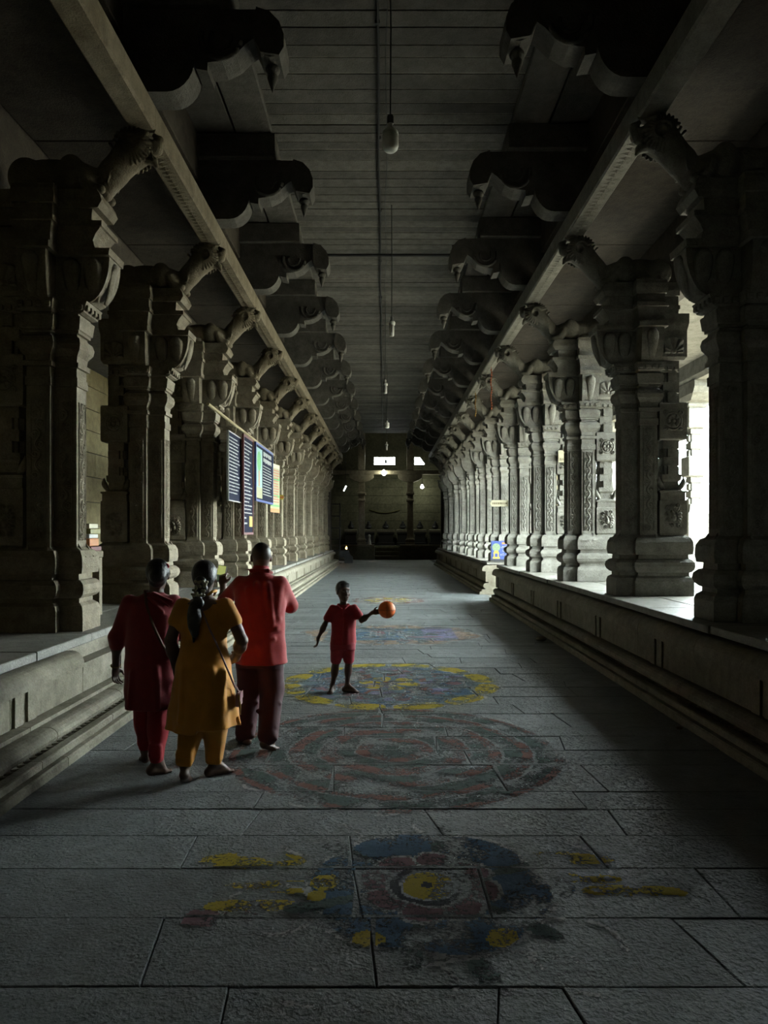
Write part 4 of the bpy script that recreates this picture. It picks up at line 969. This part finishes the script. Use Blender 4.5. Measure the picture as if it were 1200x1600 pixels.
# ------------------------------------------------------------------ people
SKIN = plain('skin_brown', (.115, .06, .038), .5, var=.12, scale=8); SKINB = plain('skin_boy', (.095, .05, .034), .5, var=.12, scale=8); HAIR = plain('black_hair', (.008, .007, .006), .42, var=.3, scale=90, bump=.4)
CLRED = plain('red_shirt_cotton', (.44, .018, .022), .8, var=.12, scale=14, sheen=.2); CLMAR = plain('maroon_trousers', (.075, .012, .022), .75, var=.2, scale=12); CLYEL = plain('mustard_cotton', (.66, .27, .012), .8, var=.12, scale=14, sheen=.2)
CLTUN = plain('crimson_tunic', (.27, .010, .016), .8, var=.15, scale=14, sheen=.2); CLLEG = plain('red_leggings', (.36, .012, .022), .8, var=.15); CLBOY = plain('boy_shirt_red', (.42, .022, .035), .8, var=.12, scale=18); CLSH = plain('boy_shorts_red', (.42, .04, .06), .8, var=.12, scale=18)
PUR = plain('pink_strap', (.42, .24, .24), .6); JAS = plain('jasmine_flowers', (.50, .46, .30), .8, var=.3, scale=60); REDF = plain('red_flower', (.5, .01, .02), .7)
NAIL = plain('eye_white', (.45, .42, .38), .4); GOLD = plain('brass_bangle', (.40, .28, .10), .35, metal=.8)
def N3(v): v = V3(v); return v/(np.linalg.norm(v)+1e-9)
def yawR(f):            # columns: right, forward, up
    f = N3((f[0], f[1], 0)); return np.array([[f[1], f[0], 0], [-f[0], f[1], 0], [0, 0, 1]])
def head_prims(c, f, s):
    R = yawR(f); A = lambda x, y, z: V3(c)+R @ (s*V3((x, y, z)))
    p = [P_ell(A(0, -.012, .022), s*V3((.074, .092, .092)), .02, R), P_ell(A(0, .018, -.035), s*V3((.062, .072, .075)), .03, R), P_ell(A(0, .045, -.085), s*V3((.036, .036, .03)), .025, R)]
    p += [P_cone(A(0, .086, .012), A(0, .104, -.022), .009*s, .015*s, .008), P_cone(A(-.012, .094, -.028), A(.012, .094, -.028), .010*s, .010*s, .006)]
    p += [P_cone(A(-.04, .078, .026), A(.04, .078, .026), .011*s, .011*s, .01)]
    for x in (-1, 1):
        p += [P_ell(A(x*.030, .080, .004), s*V3((.015, .010, .010)), .004, R), P_ell(A(x*.077, -.002, -.006), s*V3((.010, .022, .032)), .006, R), P_ell(A(x*.04, .065, -.03), s*V3((.02, .02, .02)), .015, R)]
    p += [P_cone(A(-.020, .087, -.056), A(.020, .087, -.056), .008*s, .008*s, .005), P_cone(A(-.016, .084, -.068), A(.016, .084, -.068), .009*s, .009*s, .005)]
    return p, A
def hand_prims(w_, d, side, s=1.0, curl=.35, spread=1.0, thumb=1):
    """palm and five fingers: w_ wrist, d direction of the hand, side = towards the thumb"""
    d = N3(d); t = V3(side); t = N3(t-d*np.dot(t, d)); n = np.cross(d, t); w_ = V3(w_)
    R = np.stack([t, n, d], 1)
    p = [P_ell(w_+d*.050*s, s*V3((.040, .016, .052)), .012, R), P_cone(w_, w_+d*.03*s, .021*s, .022*s, .02)]
    for k, (o, L) in enumerate(((.030, .070), (.010, .078), (-.010, .072), (-.029, .056))):
        a = w_+d*.085*s+t*o*s; e1 = N3(d*math.cos(curl)+n*math.sin(curl)+t*o*3*spread); b = a+e1*L*.45*s
        e2 = N3(d*math.cos(curl*2.2)+n*math.sin(curl*2.2)+t*o*2*spread); c = b+e2*L*.32*s; e3 = N3(d*math.cos(curl*3.2)+n*math.sin(curl*3.2)); q = c+e3*L*.27*s
        p += [P_cone(a, b, .0088*s, .0082*s, .004), P_cone(b, c, .0082*s, .0075*s, .003), P_cone(c, q, .0075*s, .0062*s, .003)]
    a = w_+d*.028*s+t*.030*s; b = a+N3(d*.6+t*.75*thumb+n*.25)*.038*s; c = b+N3(d*.85+t*.35+n*.35)*.032*s
    p += [P_cone(a, b, .0125*s, .0105*s, .008), P_cone(b, c, .0100*s, .0080*s, .004)]
    return p
def foot_prims(ankle, toe, s=1.0):
    """ankle joint and the point of the big toe"""
    a, t = V3(ankle), V3(toe); d = N3((t[0]-a[0], t[1]-a[1], 0)); heel = a-d*.045*s-V3((0, 0, max(.0, .055*s)))
    if heel[2] < .028*s: heel[2] = .028*s
    r = np.array([d[1], -d[0], 0]); ball = t-d*.055*s; ball[2] = max(ball[2], .024*s); p = []
    p += [P_ell(heel, (.032*s, .032*s, .030*s), .015), P_cone(a, heel, .034*s, .030*s, .02), P_cone(a+d*.02*s, ball, .036*s, .026*s, .02)]
    for k, (o, L) in enumerate(((-.030, .040), (-.015, .050), (.0, .054), (.014, .050), (.027, .044))):
        q = ball+r*o*s; e = q+d*L*s; e[2] = max(t[2], .011*s)+.0; q[2] = max(q[2]-.006*s, .016*s)
        p.append(P_cone(q, e, .013*s, .0105*s, .006))
        p.append(P_cone(heel+V3((0, 0, -.006*s)), q, .022*s, .017*s, .015))
    return p
def arm_prims(sh, el, wr, s=1.0): return [P_cone(sh, el, .043*s, .040*s, .03), P_cone(el, wr, .040*s, .026*s, .015), P_ell(V3(el)*.7+V3(wr)*.3, (.042*s, .042*s, .05*s), .03)]
def leg_prims(hp, kn, an, s=1.0): return [P_cone(hp, kn, .088*s, .056*s, .04), P_cone(kn, an, .054*s, .036*s, .02), P_ell(V3(kn)*.68+V3(an)*.32+V3((0, -.01, 0)), (.055*s, .058*s, .10*s), .04)]
def folds(n, amp, z0, z1, ph=0.0, seed=0):
    def f(th, z):
        t = np.clip((z1-z)/(z1-z0), 0, 1)
        return 1+amp*t*(np.sin(n*th+ph+1.3*np.sin(z*5+seed))+.5*np.sin((n*2-1)*th+seed+z*3))+.012*np.sin(z*38+th*2+seed)
    return f
def person(loc, label):
    r = empty('person', loc); tag(r, label, 'person', 'people in the corridor'); return r
VX = .0062
def eyes(A, parent, s):
    for x in (-1, 1):
        m = sdf_mesh('eye', [P_ell(A(x*.030, .086, .004), s*V3((.011, .006, .0065)), .001)], .0022, NAIL); o = obj('eye', m, parent)
        obj('pupil', sdf_mesh('pupil', [P_ell(A(x*.030, .0915, .004), s*V3((.005, .003, .005)), .001)], .0014, HAIR), o)

# ---- bald man in a red shirt raising a phone
mn = person((-1.02, 5.80, 0), 'bald barefoot man in a red shirt and maroon trousers raising a phone, seen from behind')
hc = (.012, .03, 1.545); hp_, A = head_prims(hc, (-.25, 1, 0), 1.02)
shL, shR = (-.165, .03, 1.345), (.185, .0, 1.345)
elL, wrL = (-.335, .20, 1.16), (-.385, .40, 1.285); elR, wrR = (.235, .17, 1.135), (.05, .36, 1.24)
body = hp_+[P_cone((.012, .01, 1.33), (.012, .025, 1.46), .062, .055, .03), P_loft([(.80, 0, 0, .155, .105), (.95, 0, 0, .16, .115), (1.10, 0, 0, .165, .115), (1.25, .005, .0, .185, .115), (1.36, .01, 0, .16, .085), (1.40, .01, 0, .07, .06)], .04)]
body += arm_prims(shL, elL, wrL)+arm_prims(shR, elR, wrR)
body += hand_prims(wrL, (-.15, .45, .75), (.95, -.2, .2), 1.0, .45)+hand_prims(wrR, (-.6, .6, .3), (.1, .1, 1), 1.0, .5)
knL, anL, knR, anR = (-.10, .12, .46), (-.13, .10, .085), (.10, .03, .47), (.095, -.13, .13)
body += leg_prims((-.085, .01, .86), knL, anL)+leg_prims((.085, 0, .86), knR, anR)+foot_prims(anL, (-.21, .24, .012), 1.0)+foot_prims(anR, (.155, -.05, .012), 1.0)
obj('body', sdf_mesh('body', body, VX, SKIN), mn); eyes(A, mn, 1.02)
obj('hair', sdf_mesh('hair', [P_ell(A(0, -.030, .034), (.0775, .080, .0905), .01, yawR((-.25, 1, 0)))], .006, plain('shaved_stubble', (.045, .03, .022), .45)), mn)
sh = [P_loft([(.685, .02, -.005, .215, .150), (.78, .015, -.005, .205, .148), (.95, .01, -.005, .198, .145), (1.12, .01, 0, .205, .145), (1.25, .01, 0, .215, .140), (1.32, .01, 0, .205, .115), (1.365, .012, .0, .165, .095), (1.395, .012, .0, .11, .08), (1.42, .012, .01, .072, .066)], .03, folds(5, .03, .68, 1.35, 1.0, 2)),
      P_cone(V3(shL)+V3((.008,0,-.004)), elL, .055, .064, .05), P_cone(V3(shR)+V3((-.008,0,-.004)), elR, .056, .066, .05), P_cone((.012, .005, 1.40), (.012, .02, 1.445), .072, .068, .008)]
for a, b, r_ in (((.0, -.13, 1.34), (.05, -.145, 1.05), .018), ((.09, -.12, 1.33), (.13, -.135, 1.02), .02), ((.15, -.10, .98), (.05, -.145, .93), .016), ((.17, -.09, 1.05), (.08, -.14, .99), .014), ((-.07, -.125, 1.3), (-.03, -.145, 1.0), .014), ((.17, -.07, 1.31), (.155, -.10, 1.12), .022), ((.02, -.145, .86), (.14, -.12, .90), .012)): sh.append(P_cone(V3(a)+V3((0, r_*.75, 0)), V3(b)+V3((0, r_*.6, 0)), r_, r_*.5, .035))
so = obj('shirt', sdf_mesh('shirt', sh, .0075, CLRED), mn)
obj('collar', sdf_mesh('collar', [P_cone((-.07, .06, 1.425), (-.055, -.045, 1.44), .012, .016, .01), P_cone((-.055, -.045, 1.44), (.08, -.045, 1.44), .016, .016, .01), P_cone((.08, -.045, 1.44), (.095, .06, 1.42), .016, .012, .01), P_cone((-.055, -.03, 1.44), (-.075, .0, 1.405), .012, .008, .01), P_cone((-.10, .02, 1.45), (-.055, -.03, 1.44), .004, .012, .006)], .005, CLRED), so)
tr = [P_loft([(.66, .0, 0, .168, .125), (.80, 0, 0, .178, .130), (.92, 0, 0, .165, .12)], .03)]
for hp0, kn, an in (((-.085, .0, .80), knL, anL), ((.085, 0, .80), knR, anR)):
    hem = V3(an)+V3((0, .0, .005)); mid = V3(kn)
    tr += [P_cone(hp0, mid, .112, .098, .04), P_cone(mid, hem, .098, .082, .03)]
    for k in range(5):
        t = k/4; q = mid*(1-t)+hem*t+V3((.05*math.sin(k*2.2), -.052, 0)); tr.append(P_cone(q+V3((-.04, 0, .015)), q+V3((.04, 0, -.02)), .018, .012, .02))
    tr.append(P_cone(hem+V3((-.03, -.03, .01)), hem+V3((.035, -.03, .0)), .045, .045, .02))
obj('trousers', sdf_mesh('trousers', tr, .0075, CLMAR), mn)
# the phone in his left hand
ph = empty('phone', (-1.02-.425, 5.80+.505, 1.385), 0); ph.rotation_euler = (-.22, .12, -.12); tag(ph, 'phone with a glowing yellow-green screen held up by the man in the red shirt', 'phone')
obj('case', MB().box(-.040, .040, -.004, .004, -.075, .075, .003).mesh('case', BLACK), ph)
scr = plain('phone_screen', (.02, .02, .02), .2, emit=(.85, .95, .30), estr=.42)
obj('screen', MB().box(-.036, .036, -.0056, -.0042, -.012, .070).mesh('screen', scr), ph)
obj('screen_picture', MB().box(-.036, .036, -.0056, -.0042, -.066, -.014).mesh('screen_picture', plain('phone_screen_dark', (.02, .02, .02), .2, emit=(.10, .14, .09), estr=.5)), ph)

# ---- woman in mustard
yw = person((-1.28, 5.05, 0), 'woman in a mustard tunic and trousers with a long braid and thin cross-body strap')
hc = (.0, .02, 1.432); f_ = (-.12, 1, 0); hp_, A = head_prims(hc, f_, .98)
shL, shR, elL, wrL, elR, wrR = (-.160, 0, 1.235), (.165, 0, 1.235), (-.225, -.04, .985), (-.205, .05, .745), (.275, -.03, .985), (.205, .115, .835)
body = hp_+[P_cone((0, -.005, 1.22), (0, .012, 1.36), .056, .050, .03), P_loft([(.70, 0, 0, .165, .125), (.85, 0, 0, .17, .125), (1.0, 0, 0, .145, .11), (1.15, 0, 0, .16, .115), (1.25, 0, 0, .14, .075), (1.29, 0, 0, .06, .05)], .04)]
body += arm_prims(shL, elL, wrL, 1.02)+arm_prims(shR, elR, wrR, 1.06)+hand_prims(wrL, (.02, .12, -1), (.2, .95, 0), .93, .35)+hand_prims(wrR, (-.75, .5, -.25), (.2, .3, 1), .93, .4)
knL, anL, knR, anR = (-.085, .04, .42), (-.105, -.10, .125), (.07, .05, .43), (.055, .08, .08)
body += leg_prims((-.085, 0, .78), knL, anL)+leg_prims((.085, 0, .78), knR, anR)+foot_prims(anL, (-.115, -.005, .012), .93)+foot_prims(anR, (.17, .16, .012), .93)
obj('body', sdf_mesh('body', body, VX, SKIN), yw); eyes(A, yw, .98)
ku = [P_loft([(.365, .0, .0, .255, .215), (.50, .0, .0, .238, .198), (.66, .0, -.008, .212, .182), (.80, .0, -.012, .194, .170), (.92, 0, -.005, .168, .145), (1.0, 0, 0, .158, .130), (1.12, 0, 0, .176, .134), (1.19, 0, 0, .176, .110), (1.235, 0, 0, .150, .085), (1.268, 0, 0, .105, .065)], .03, folds(6, .045, .36, .95, .4, 1)),
      P_cone(V3(shL)+V3((.006,0,-.002)), V3(shL)*.55+V3(elL)*.45, .053, .058, .04), P_cone(V3(shR)+V3((-.006,0,-.002)), V3(shR)*.55+V3(elR)*.45, .054, .059, .04)]
for a, b, r_ in (((.17, -.06, 1.10), (.05, -.125, 1.06), .010), ((.17, -.06, 1.06), (.03, -.13, 1.03), .010), ((.165, -.06, 1.02), (.02, -.13, 1.0), .009), ((.10, -.17, .80), (.02, -.20, .42), .016), ((.17, -.13, .78), (.15, -.16, .45), .016), ((-.1, -.15, .8), (-.12, -.19, .45), .015), ((-.17, -.05, 1.08), (-.05, -.125, 1.04), .010)): ku.append(P_cone(V3(a)+V3((0, r_*.75, 0)), V3(b)+V3((0, r_*.6, 0)), r_, r_*.8, .035))
cut = [P_ell((.0, -.09, 1.285), (.092, .07, .085)), P_ell((0, .09, 1.285), (.08, .06, .07)), P_box((.20, -.02, .30), (.06, .012, .14), .002), P_box((-.23, -.02, .30), (.06, .012, .12), .002), P_box((.14, -.1, .33), (.14, .14, .055), .003)]
ko = obj('tunic', sdf_mesh('tunic', ku, .0075, CLYEL, cut), yw)
pa = [P_loft([(.55, 0, 0, .17, .13), (.8, 0, 0, .17, .13)], .03)]
for hp0, kn, an in (((-.085, 0, .66), knL, anL), ((.085, 0, .66), knR, anR)):
    hem = V3(an)+V3((0, .01, .045)); mid = V3(kn); pa += [P_cone(hp0, mid, .115, .105, .04), P_cone(mid, hem, .105, .060, .03)]
    for k in range(7):
        x = -.075+.025*k; pa.append(P_cone(mid+V3((x, -.085+.02*abs(k-3), .05)), hem+V3((x*.5, -.045, .02)), .014, .010, .018))
    for k in range(4): pa.append(P_cone(hem+V3((-.035, -.03, .05-.022*k)), hem+V3((.035, -.035, .035-.02*k)), .024, .020, .014))
obj('salwar_trousers', sdf_mesh('salwar_trousers', pa, .007, CLYEL), yw)
R = yawR(f_); hr = [P_ell(A(0, -.022, .030), (.088, .094, .096), .01, R), P_ell(A(0, -.07, -.01), (.07, .05, .075), .03, R)]
obj('hair', sdf_mesh('hair', hr, .006, HAIR), yw)
bz = [A(0, -.112, -.02)+V3((-.006*k, -min(.062, .018*k), -.050*k)) for k in range(8)]
br = [];
for k in range(8):
    q = bz[k]+V3((.012 if k % 2 else -.012, -.012 if k < 4 else -.02, 0)); br.append(P_ell(q, (.040-.0022*k, .028-.001*k, .036), .008))
br.append(P_cone(bz[7], bz[7]+V3((-.004, 0, -.07)), .02, .006, .01)); br.append(P_ell(bz[5]+V3((-.012, -.004, 0)), (.048, .026, .12), .02))
bo = obj('braid', sdf_mesh('braid', br, .006, HAIR), yw)
rnd = random.Random(5); fl_ = []
for k in range(30):
    t = rnd.random(); q = bz[0]*(1-t)+bz[2]*t+V3((rnd.uniform(-.042, .045), -.042-rnd.random()*.014, 0)); fl_.append(P_ell(q, (.011, .009, .011), .002))
q = obj('jasmine_string', sdf_mesh('jasmine_string', fl_, .0045, JAS), bo); q['kind'] = 'stuff'
obj('hair_clip', MB().tube([tuple(A(x, -.112+abs(x)*.25, .055)) for x in np.linspace(-.035, .035, 7)], .004, 6).mesh('hair_clip', GOLD), yw)
obj('dupatta_edge', MB().tube([(.045, -.085, 1.31), (.075, -.06, 1.335), (.085, .0, 1.335), (.06, .05, 1.30)], [.006, .012, .012, .008], 8).mesh('dupatta_edge', CLYEL, 1, True), yw)
st_ = [(-.06, .03, 1.315), (-.03, -.065, 1.30), (.02, -.118, 1.20), (.075, -.138, 1.08), (.125, -.145, .98), (.175, -.14, .86), (.212, -.11, .75), (.232, -.05, .66)]
obj('shoulder_strap', MB().tube(st_, .0065, 6).mesh('shoulder_strap', PUR, 1, True), yw)
pu = empty('purse', (-1.28+.250, 5.05-.01, .52)); tag(pu, 'small pink purse hanging at the hip of the woman in mustard', 'purse')
obj('pouch', MB().box(-.014, .016, -.05, .05, 0, .10, .01).mesh('pouch', PUR), pu); obj('flap', MB().box(.016, .021, -.05, .05, .05, .102, .003).mesh('flap', plain('pink_flap', (.30, .12, .15), .5)), pu); obj('tassel', MB().tube([(.01, -.05, .09), (.02, -.056, .02), (.022, -.056, -.05)], [.004, .008, .003], 6).mesh('tassel', GOLD), pu)
obj('strap_end', MB().tube([(0, 0, .10), (-.012, -.03, .145)], .005, 5).mesh('strap_end', PUR), pu)

# ---- woman in crimson
rw = person((-1.70, 5.20, 0), 'woman in a dark crimson tunic and red leggings with a red flower in her hair')
hc = (.035, .03, 1.437); f_ = (-.25, 1, 0); hp_, A = head_prims(hc, f_, .98)
shL, shR, elL, wrL, elR, wrR = (-.172, 0, 1.245), (.165, .02, 1.245), (-.250, -.01, .985), (-.285, .06, .765), (.20, .12, 1.0), (.135, .31, .93)
body = hp_+[P_cone((.02, 0, 1.23), (.032, .02, 1.36), .054, .050, .03), P_loft([(.72, 0, 0, .17, .125), (.88, 0, 0, .175, .125), (1.02, 0, 0, .155, .115), (1.16, 0, 0, .165, .118), (1.26, 0, 0, .145, .075), (1.30, .01, 0, .06, .05)], .04)]
body += arm_prims(shL, elL, wrL, 1.0)+arm_prims(shR, elR, wrR, 1.0)+hand_prims(wrL, (-.06, .02, -1), (.35, .9, 0), .95, .42, 1.2)+hand_prims(wrR, (-.5, .8, .1), (0, .1, 1), .93, .4)
knL, anL, knR, anR = (-.10, .14, .44), (-.115, .20, .10), (.045, .03, .44), (.055, -.06, .09)
body += leg_prims((-.085, 0, .80), knL, anL)+leg_prims((.085, 0, .80), knR, anR)+foot_prims(anL, (-.15, .30, .012), .95)+foot_prims(anR, (.14, .0, .012), .95)
obj('body', sdf_mesh('body', body, VX, SKIN), rw); eyes(A, rw, .98)
tu = [P_loft([(.475, -.005, .01, .195, .165), (.62, -.005, .0, .192, .160), (.80, 0, 0, .193, .152), (.95, 0, 0, .188, .142), (1.05, 0, 0, .186, .140), (1.16, 0, 0, .188, .138), (1.215, 0, 0, .178, .110), (1.255, .005, 0, .145, .085), (1.29, .01, 0, .095, .068), (1.315, .02, .005, .062, .056)], .03, folds(5, .035, .47, .95, 2.0, 3)),
      P_cone(V3(shL)+V3((.006,0,-.002)), elL, .053, .055, .05), P_cone(V3(elL), V3(elL)*.75+V3(wrL)*.25, .064, .054, .02), P_cone(V3(shR)+V3((-.006,0,-.002)), elR, .053, .056, .05)]
for a, b, r_ in (((.02, -.07, 1.30), (.15, -.09, 1.22), .010), ((.03, -.06, 1.31), (.17, -.06, 1.255), .010), ((.0, -.085, 1.28), (.12, -.115, 1.18), .010), ((-.1, -.13, .75), (-.12, -.15, .5), .014), ((.08, -.13, .78), (.1, -.15, .5), .014)): tu.append(P_cone(a, b, r_, r_*.7, .02))
obj('tunic', sdf_mesh('tunic', tu, .0075, CLTUN), rw)
le = [P_cone((-.075, .02, .70), knL, .095, .070, .04), P_cone(knL, V3(anL)+V3((0, 0, .03)), .078, .050, .03), P_ell(V3(knL)*.68+V3(anL)*.32+V3((0, -.01, 0)), (.070, .074, .13), .04), P_cone((.075, .0, .70), knR, .095, .070, .04), P_cone(knR, V3(anR)+V3((0, 0, .03)), .078, .050, .03), P_ell(V3(knR)*.68+V3(anR)*.32+V3((0, -.01, 0)), (.070, .074, .13), .04)]
for kn, an in ((knL, anL), (knR, anR)):
    for k in range(4): c_ = V3(an)+V3((0, -.005, .05+.022*k)); le.append(P_cone(c_+V3((-.025, -.02, .005)), c_+V3((.025, -.022, -.004)), .026, .024, .01))
obj('leggings', sdf_mesh('leggings', le, .007, CLLEG), rw)
R = yawR(f_)
obj('hair', sdf_mesh('hair', [P_ell(A(0, -.022, .030), (.086, .094, .096), .01, R), P_ell(A(.005, -.105, .0), (.058, .045, .055), .02, R), P_ell(A(.0, -.06, -.04), (.06, .045, .05), .02, R)], .006, HAIR), rw)
fq = []
for k in range(7): a = k*.9; fq.append(P_ell(A(.062+.016*math.cos(a), -.058, .068+.013*math.sin(a)), (.010, .008, .010), .003))
obj('hair_flower', sdf_mesh('hair_flower', fq, .0035, REDF), rw)
obj('shoulder_strap', MB().tube([(-.03, .05, 1.32), (-.035, -.045, 1.325), (.0, -.115, 1.23), (.06, -.142, 1.08), (.12, -.138, .95), (.175, -.08, .84)], .010, 6).mesh('shoulder_strap', plain('brown_strap', (.14, .05, .02), .6), 1, True), rw)
bw = V3(wrL); bd = N3(V3(wrL)-V3(elL)); 
u1 = N3(np.cross(bd, (0, 1, 0))); u2 = np.cross(bd, u1)
obj('bangle', MB().tube([tuple(bw+.034*(math.cos(a)*u1+math.sin(a)*u2)) for a in np.linspace(0, 2*PI, 17)], .005, 5).mesh('bangle', GOLD), rw)

# ---- boy with the ball
by = person((-.49, 7.77, 0), 'barefoot boy in a red shirt and shorts holding out an orange ball')
hc = (.045, -.01, 1.105); f_ = (.45, -.9, 0); hp_, A = head_prims(hc, f_, .93)
sL, sR = (-.075, .0, .925), (.170, -.01, .93); eL, wL = (-.155, -.03, .745), (-.225, -.05, .605); eR, wR = (.245, -.05, .795), (.365, -.085, .885)
body = hp_+[P_cone((.048, .01, .92), (.046, .0, 1.03), .040, .038, .02), P_loft([(.50, .04, 0, .105, .08), (.62, .045, 0, .108, .08), (.75, .048, 0, .11, .08), (.87, .048, 0, .122, .078), (.94, .048, 0, .10, .055), (.965, .048, 0, .045, .04)], .03)]
body += arm_prims(sL, eL, wL, .66)+arm_prims(sR, eR, wR, .66)+hand_prims(wL, (-.12, .0, -1), (.2, -.9, 0), .74, .4)+hand_prims(wR, (.95, -.1, .12), (0, -.1, 1), .78, .35)
kL, aL, kR, aR = (-.035, -.005, .325), (-.075, .02, .07), (.105, .0, .33), (.085, .03, .068)
body += leg_prims((-.015, 0, .55), kL, aL, .66)+leg_prims((.10, 0, .55), kR, aR, .66)+foot_prims(aL, (-.10, -.125, .01), .74)+foot_prims(aR, (.215, -.02, .01), .74)
obj('body', sdf_mesh('body', body, .0055, SKINB), by); eyes(A, by, .93)
R = yawR(f_)
obj('hair', sdf_mesh('hair', [P_ell(A(0, -.02, .036), (.077, .088, .086), .01, R), P_cone(A(-.04, .046, .080), A(.04, .046, .080), .020, .020, .02), P_cone(A(-.068, .01, .02), A(-.07, .02, -.012), .012, .006, .01), P_cone(A(.068, .01, .02), A(.07, .02, -.012), .012, .006, .01)], .0055, HAIR), by)
s_ = [P_loft([(.535, .042, 0, .140, .105), (.65, .045, 0, .134, .100), (.78, .048, 0, .134, .100), (.88, .048, 0, .138, .094), (.93, .048, 0, .115, .072), (.965, .048, .0, .055, .05)], .02, folds(5, .03, .53, .9, .3, 4)), P_cone(V3(sL)+V3((.005,0,-.003)), V3(sL)*.4+V3(eL)*.6, .040, .048, .03), P_cone(V3(sR)+V3((-.005,0,-.003)), V3(sR)*.4+V3(eR)*.6, .040, .048, .03)]
so = obj('shirt', sdf_mesh('shirt', s_, .0055, CLBOY), by)
obj('collar', sdf_mesh('collar', [P_cone((-.01, -.03, .965), (.03, -.082, .925), .010, .010, .006), P_cone((.105, -.03, .965), (.066, -.082, .925), .010, .010, .006), P_cone((-.01, -.03, .965), (.048, .045, .975), .010, .010, .006), P_cone((.105, -.03, .965), (.048, .045, .975), .010, .010, .006)], .0045, CLBOY), so)
pk_ = obj('button_strip', MB().tube([(.048, -.075, .915), (.048, -.102, .86), (.046, -.105, .76), (.044, -.106, .65), (.042, -.108, .54)], .006, 6).mesh('button_strip', CLBOY, 1, True), so)
shs = [P_loft([(.48, .04, 0, .125, .098), (.58, .042, 0, .128, .098)], .02), P_cone((-.02, 0, .53), V3(kL)+V3((0, 0, .035)), .074, .060, .03), P_cone((.10, 0, .53), V3(kR)+V3((0, 0, .035)), .074, .060, .03)]
obj('shorts', sdf_mesh('shorts', shs, .0055, CLSH), by)
bl = empty('ball', (-.49+.522, 7.77-.10, .917)); tag(bl, 'orange ball held out in the hand of the boy', 'ball')
obj('shell', sdf_mesh('shell', [P_ell((0, 0, 0), (.092, .092, .092), .001)], .009, plain('orange_rubber', (.95, .20, .02), .5, var=.15, scale=30)), bl)
sm = MB(); 
for ax in range(3):
    pts = []
    for a in np.linspace(0, 2*PI, 33): q = [.0925*math.cos(a), .0925*math.sin(a)]; q.insert(ax, 0.0); pts.append(q)
    sm.tube(pts, .0022, 5)
obj('seam', sm.mesh('seam', plain('seam_rubber', (.30, .06, .02), .6)), bl)
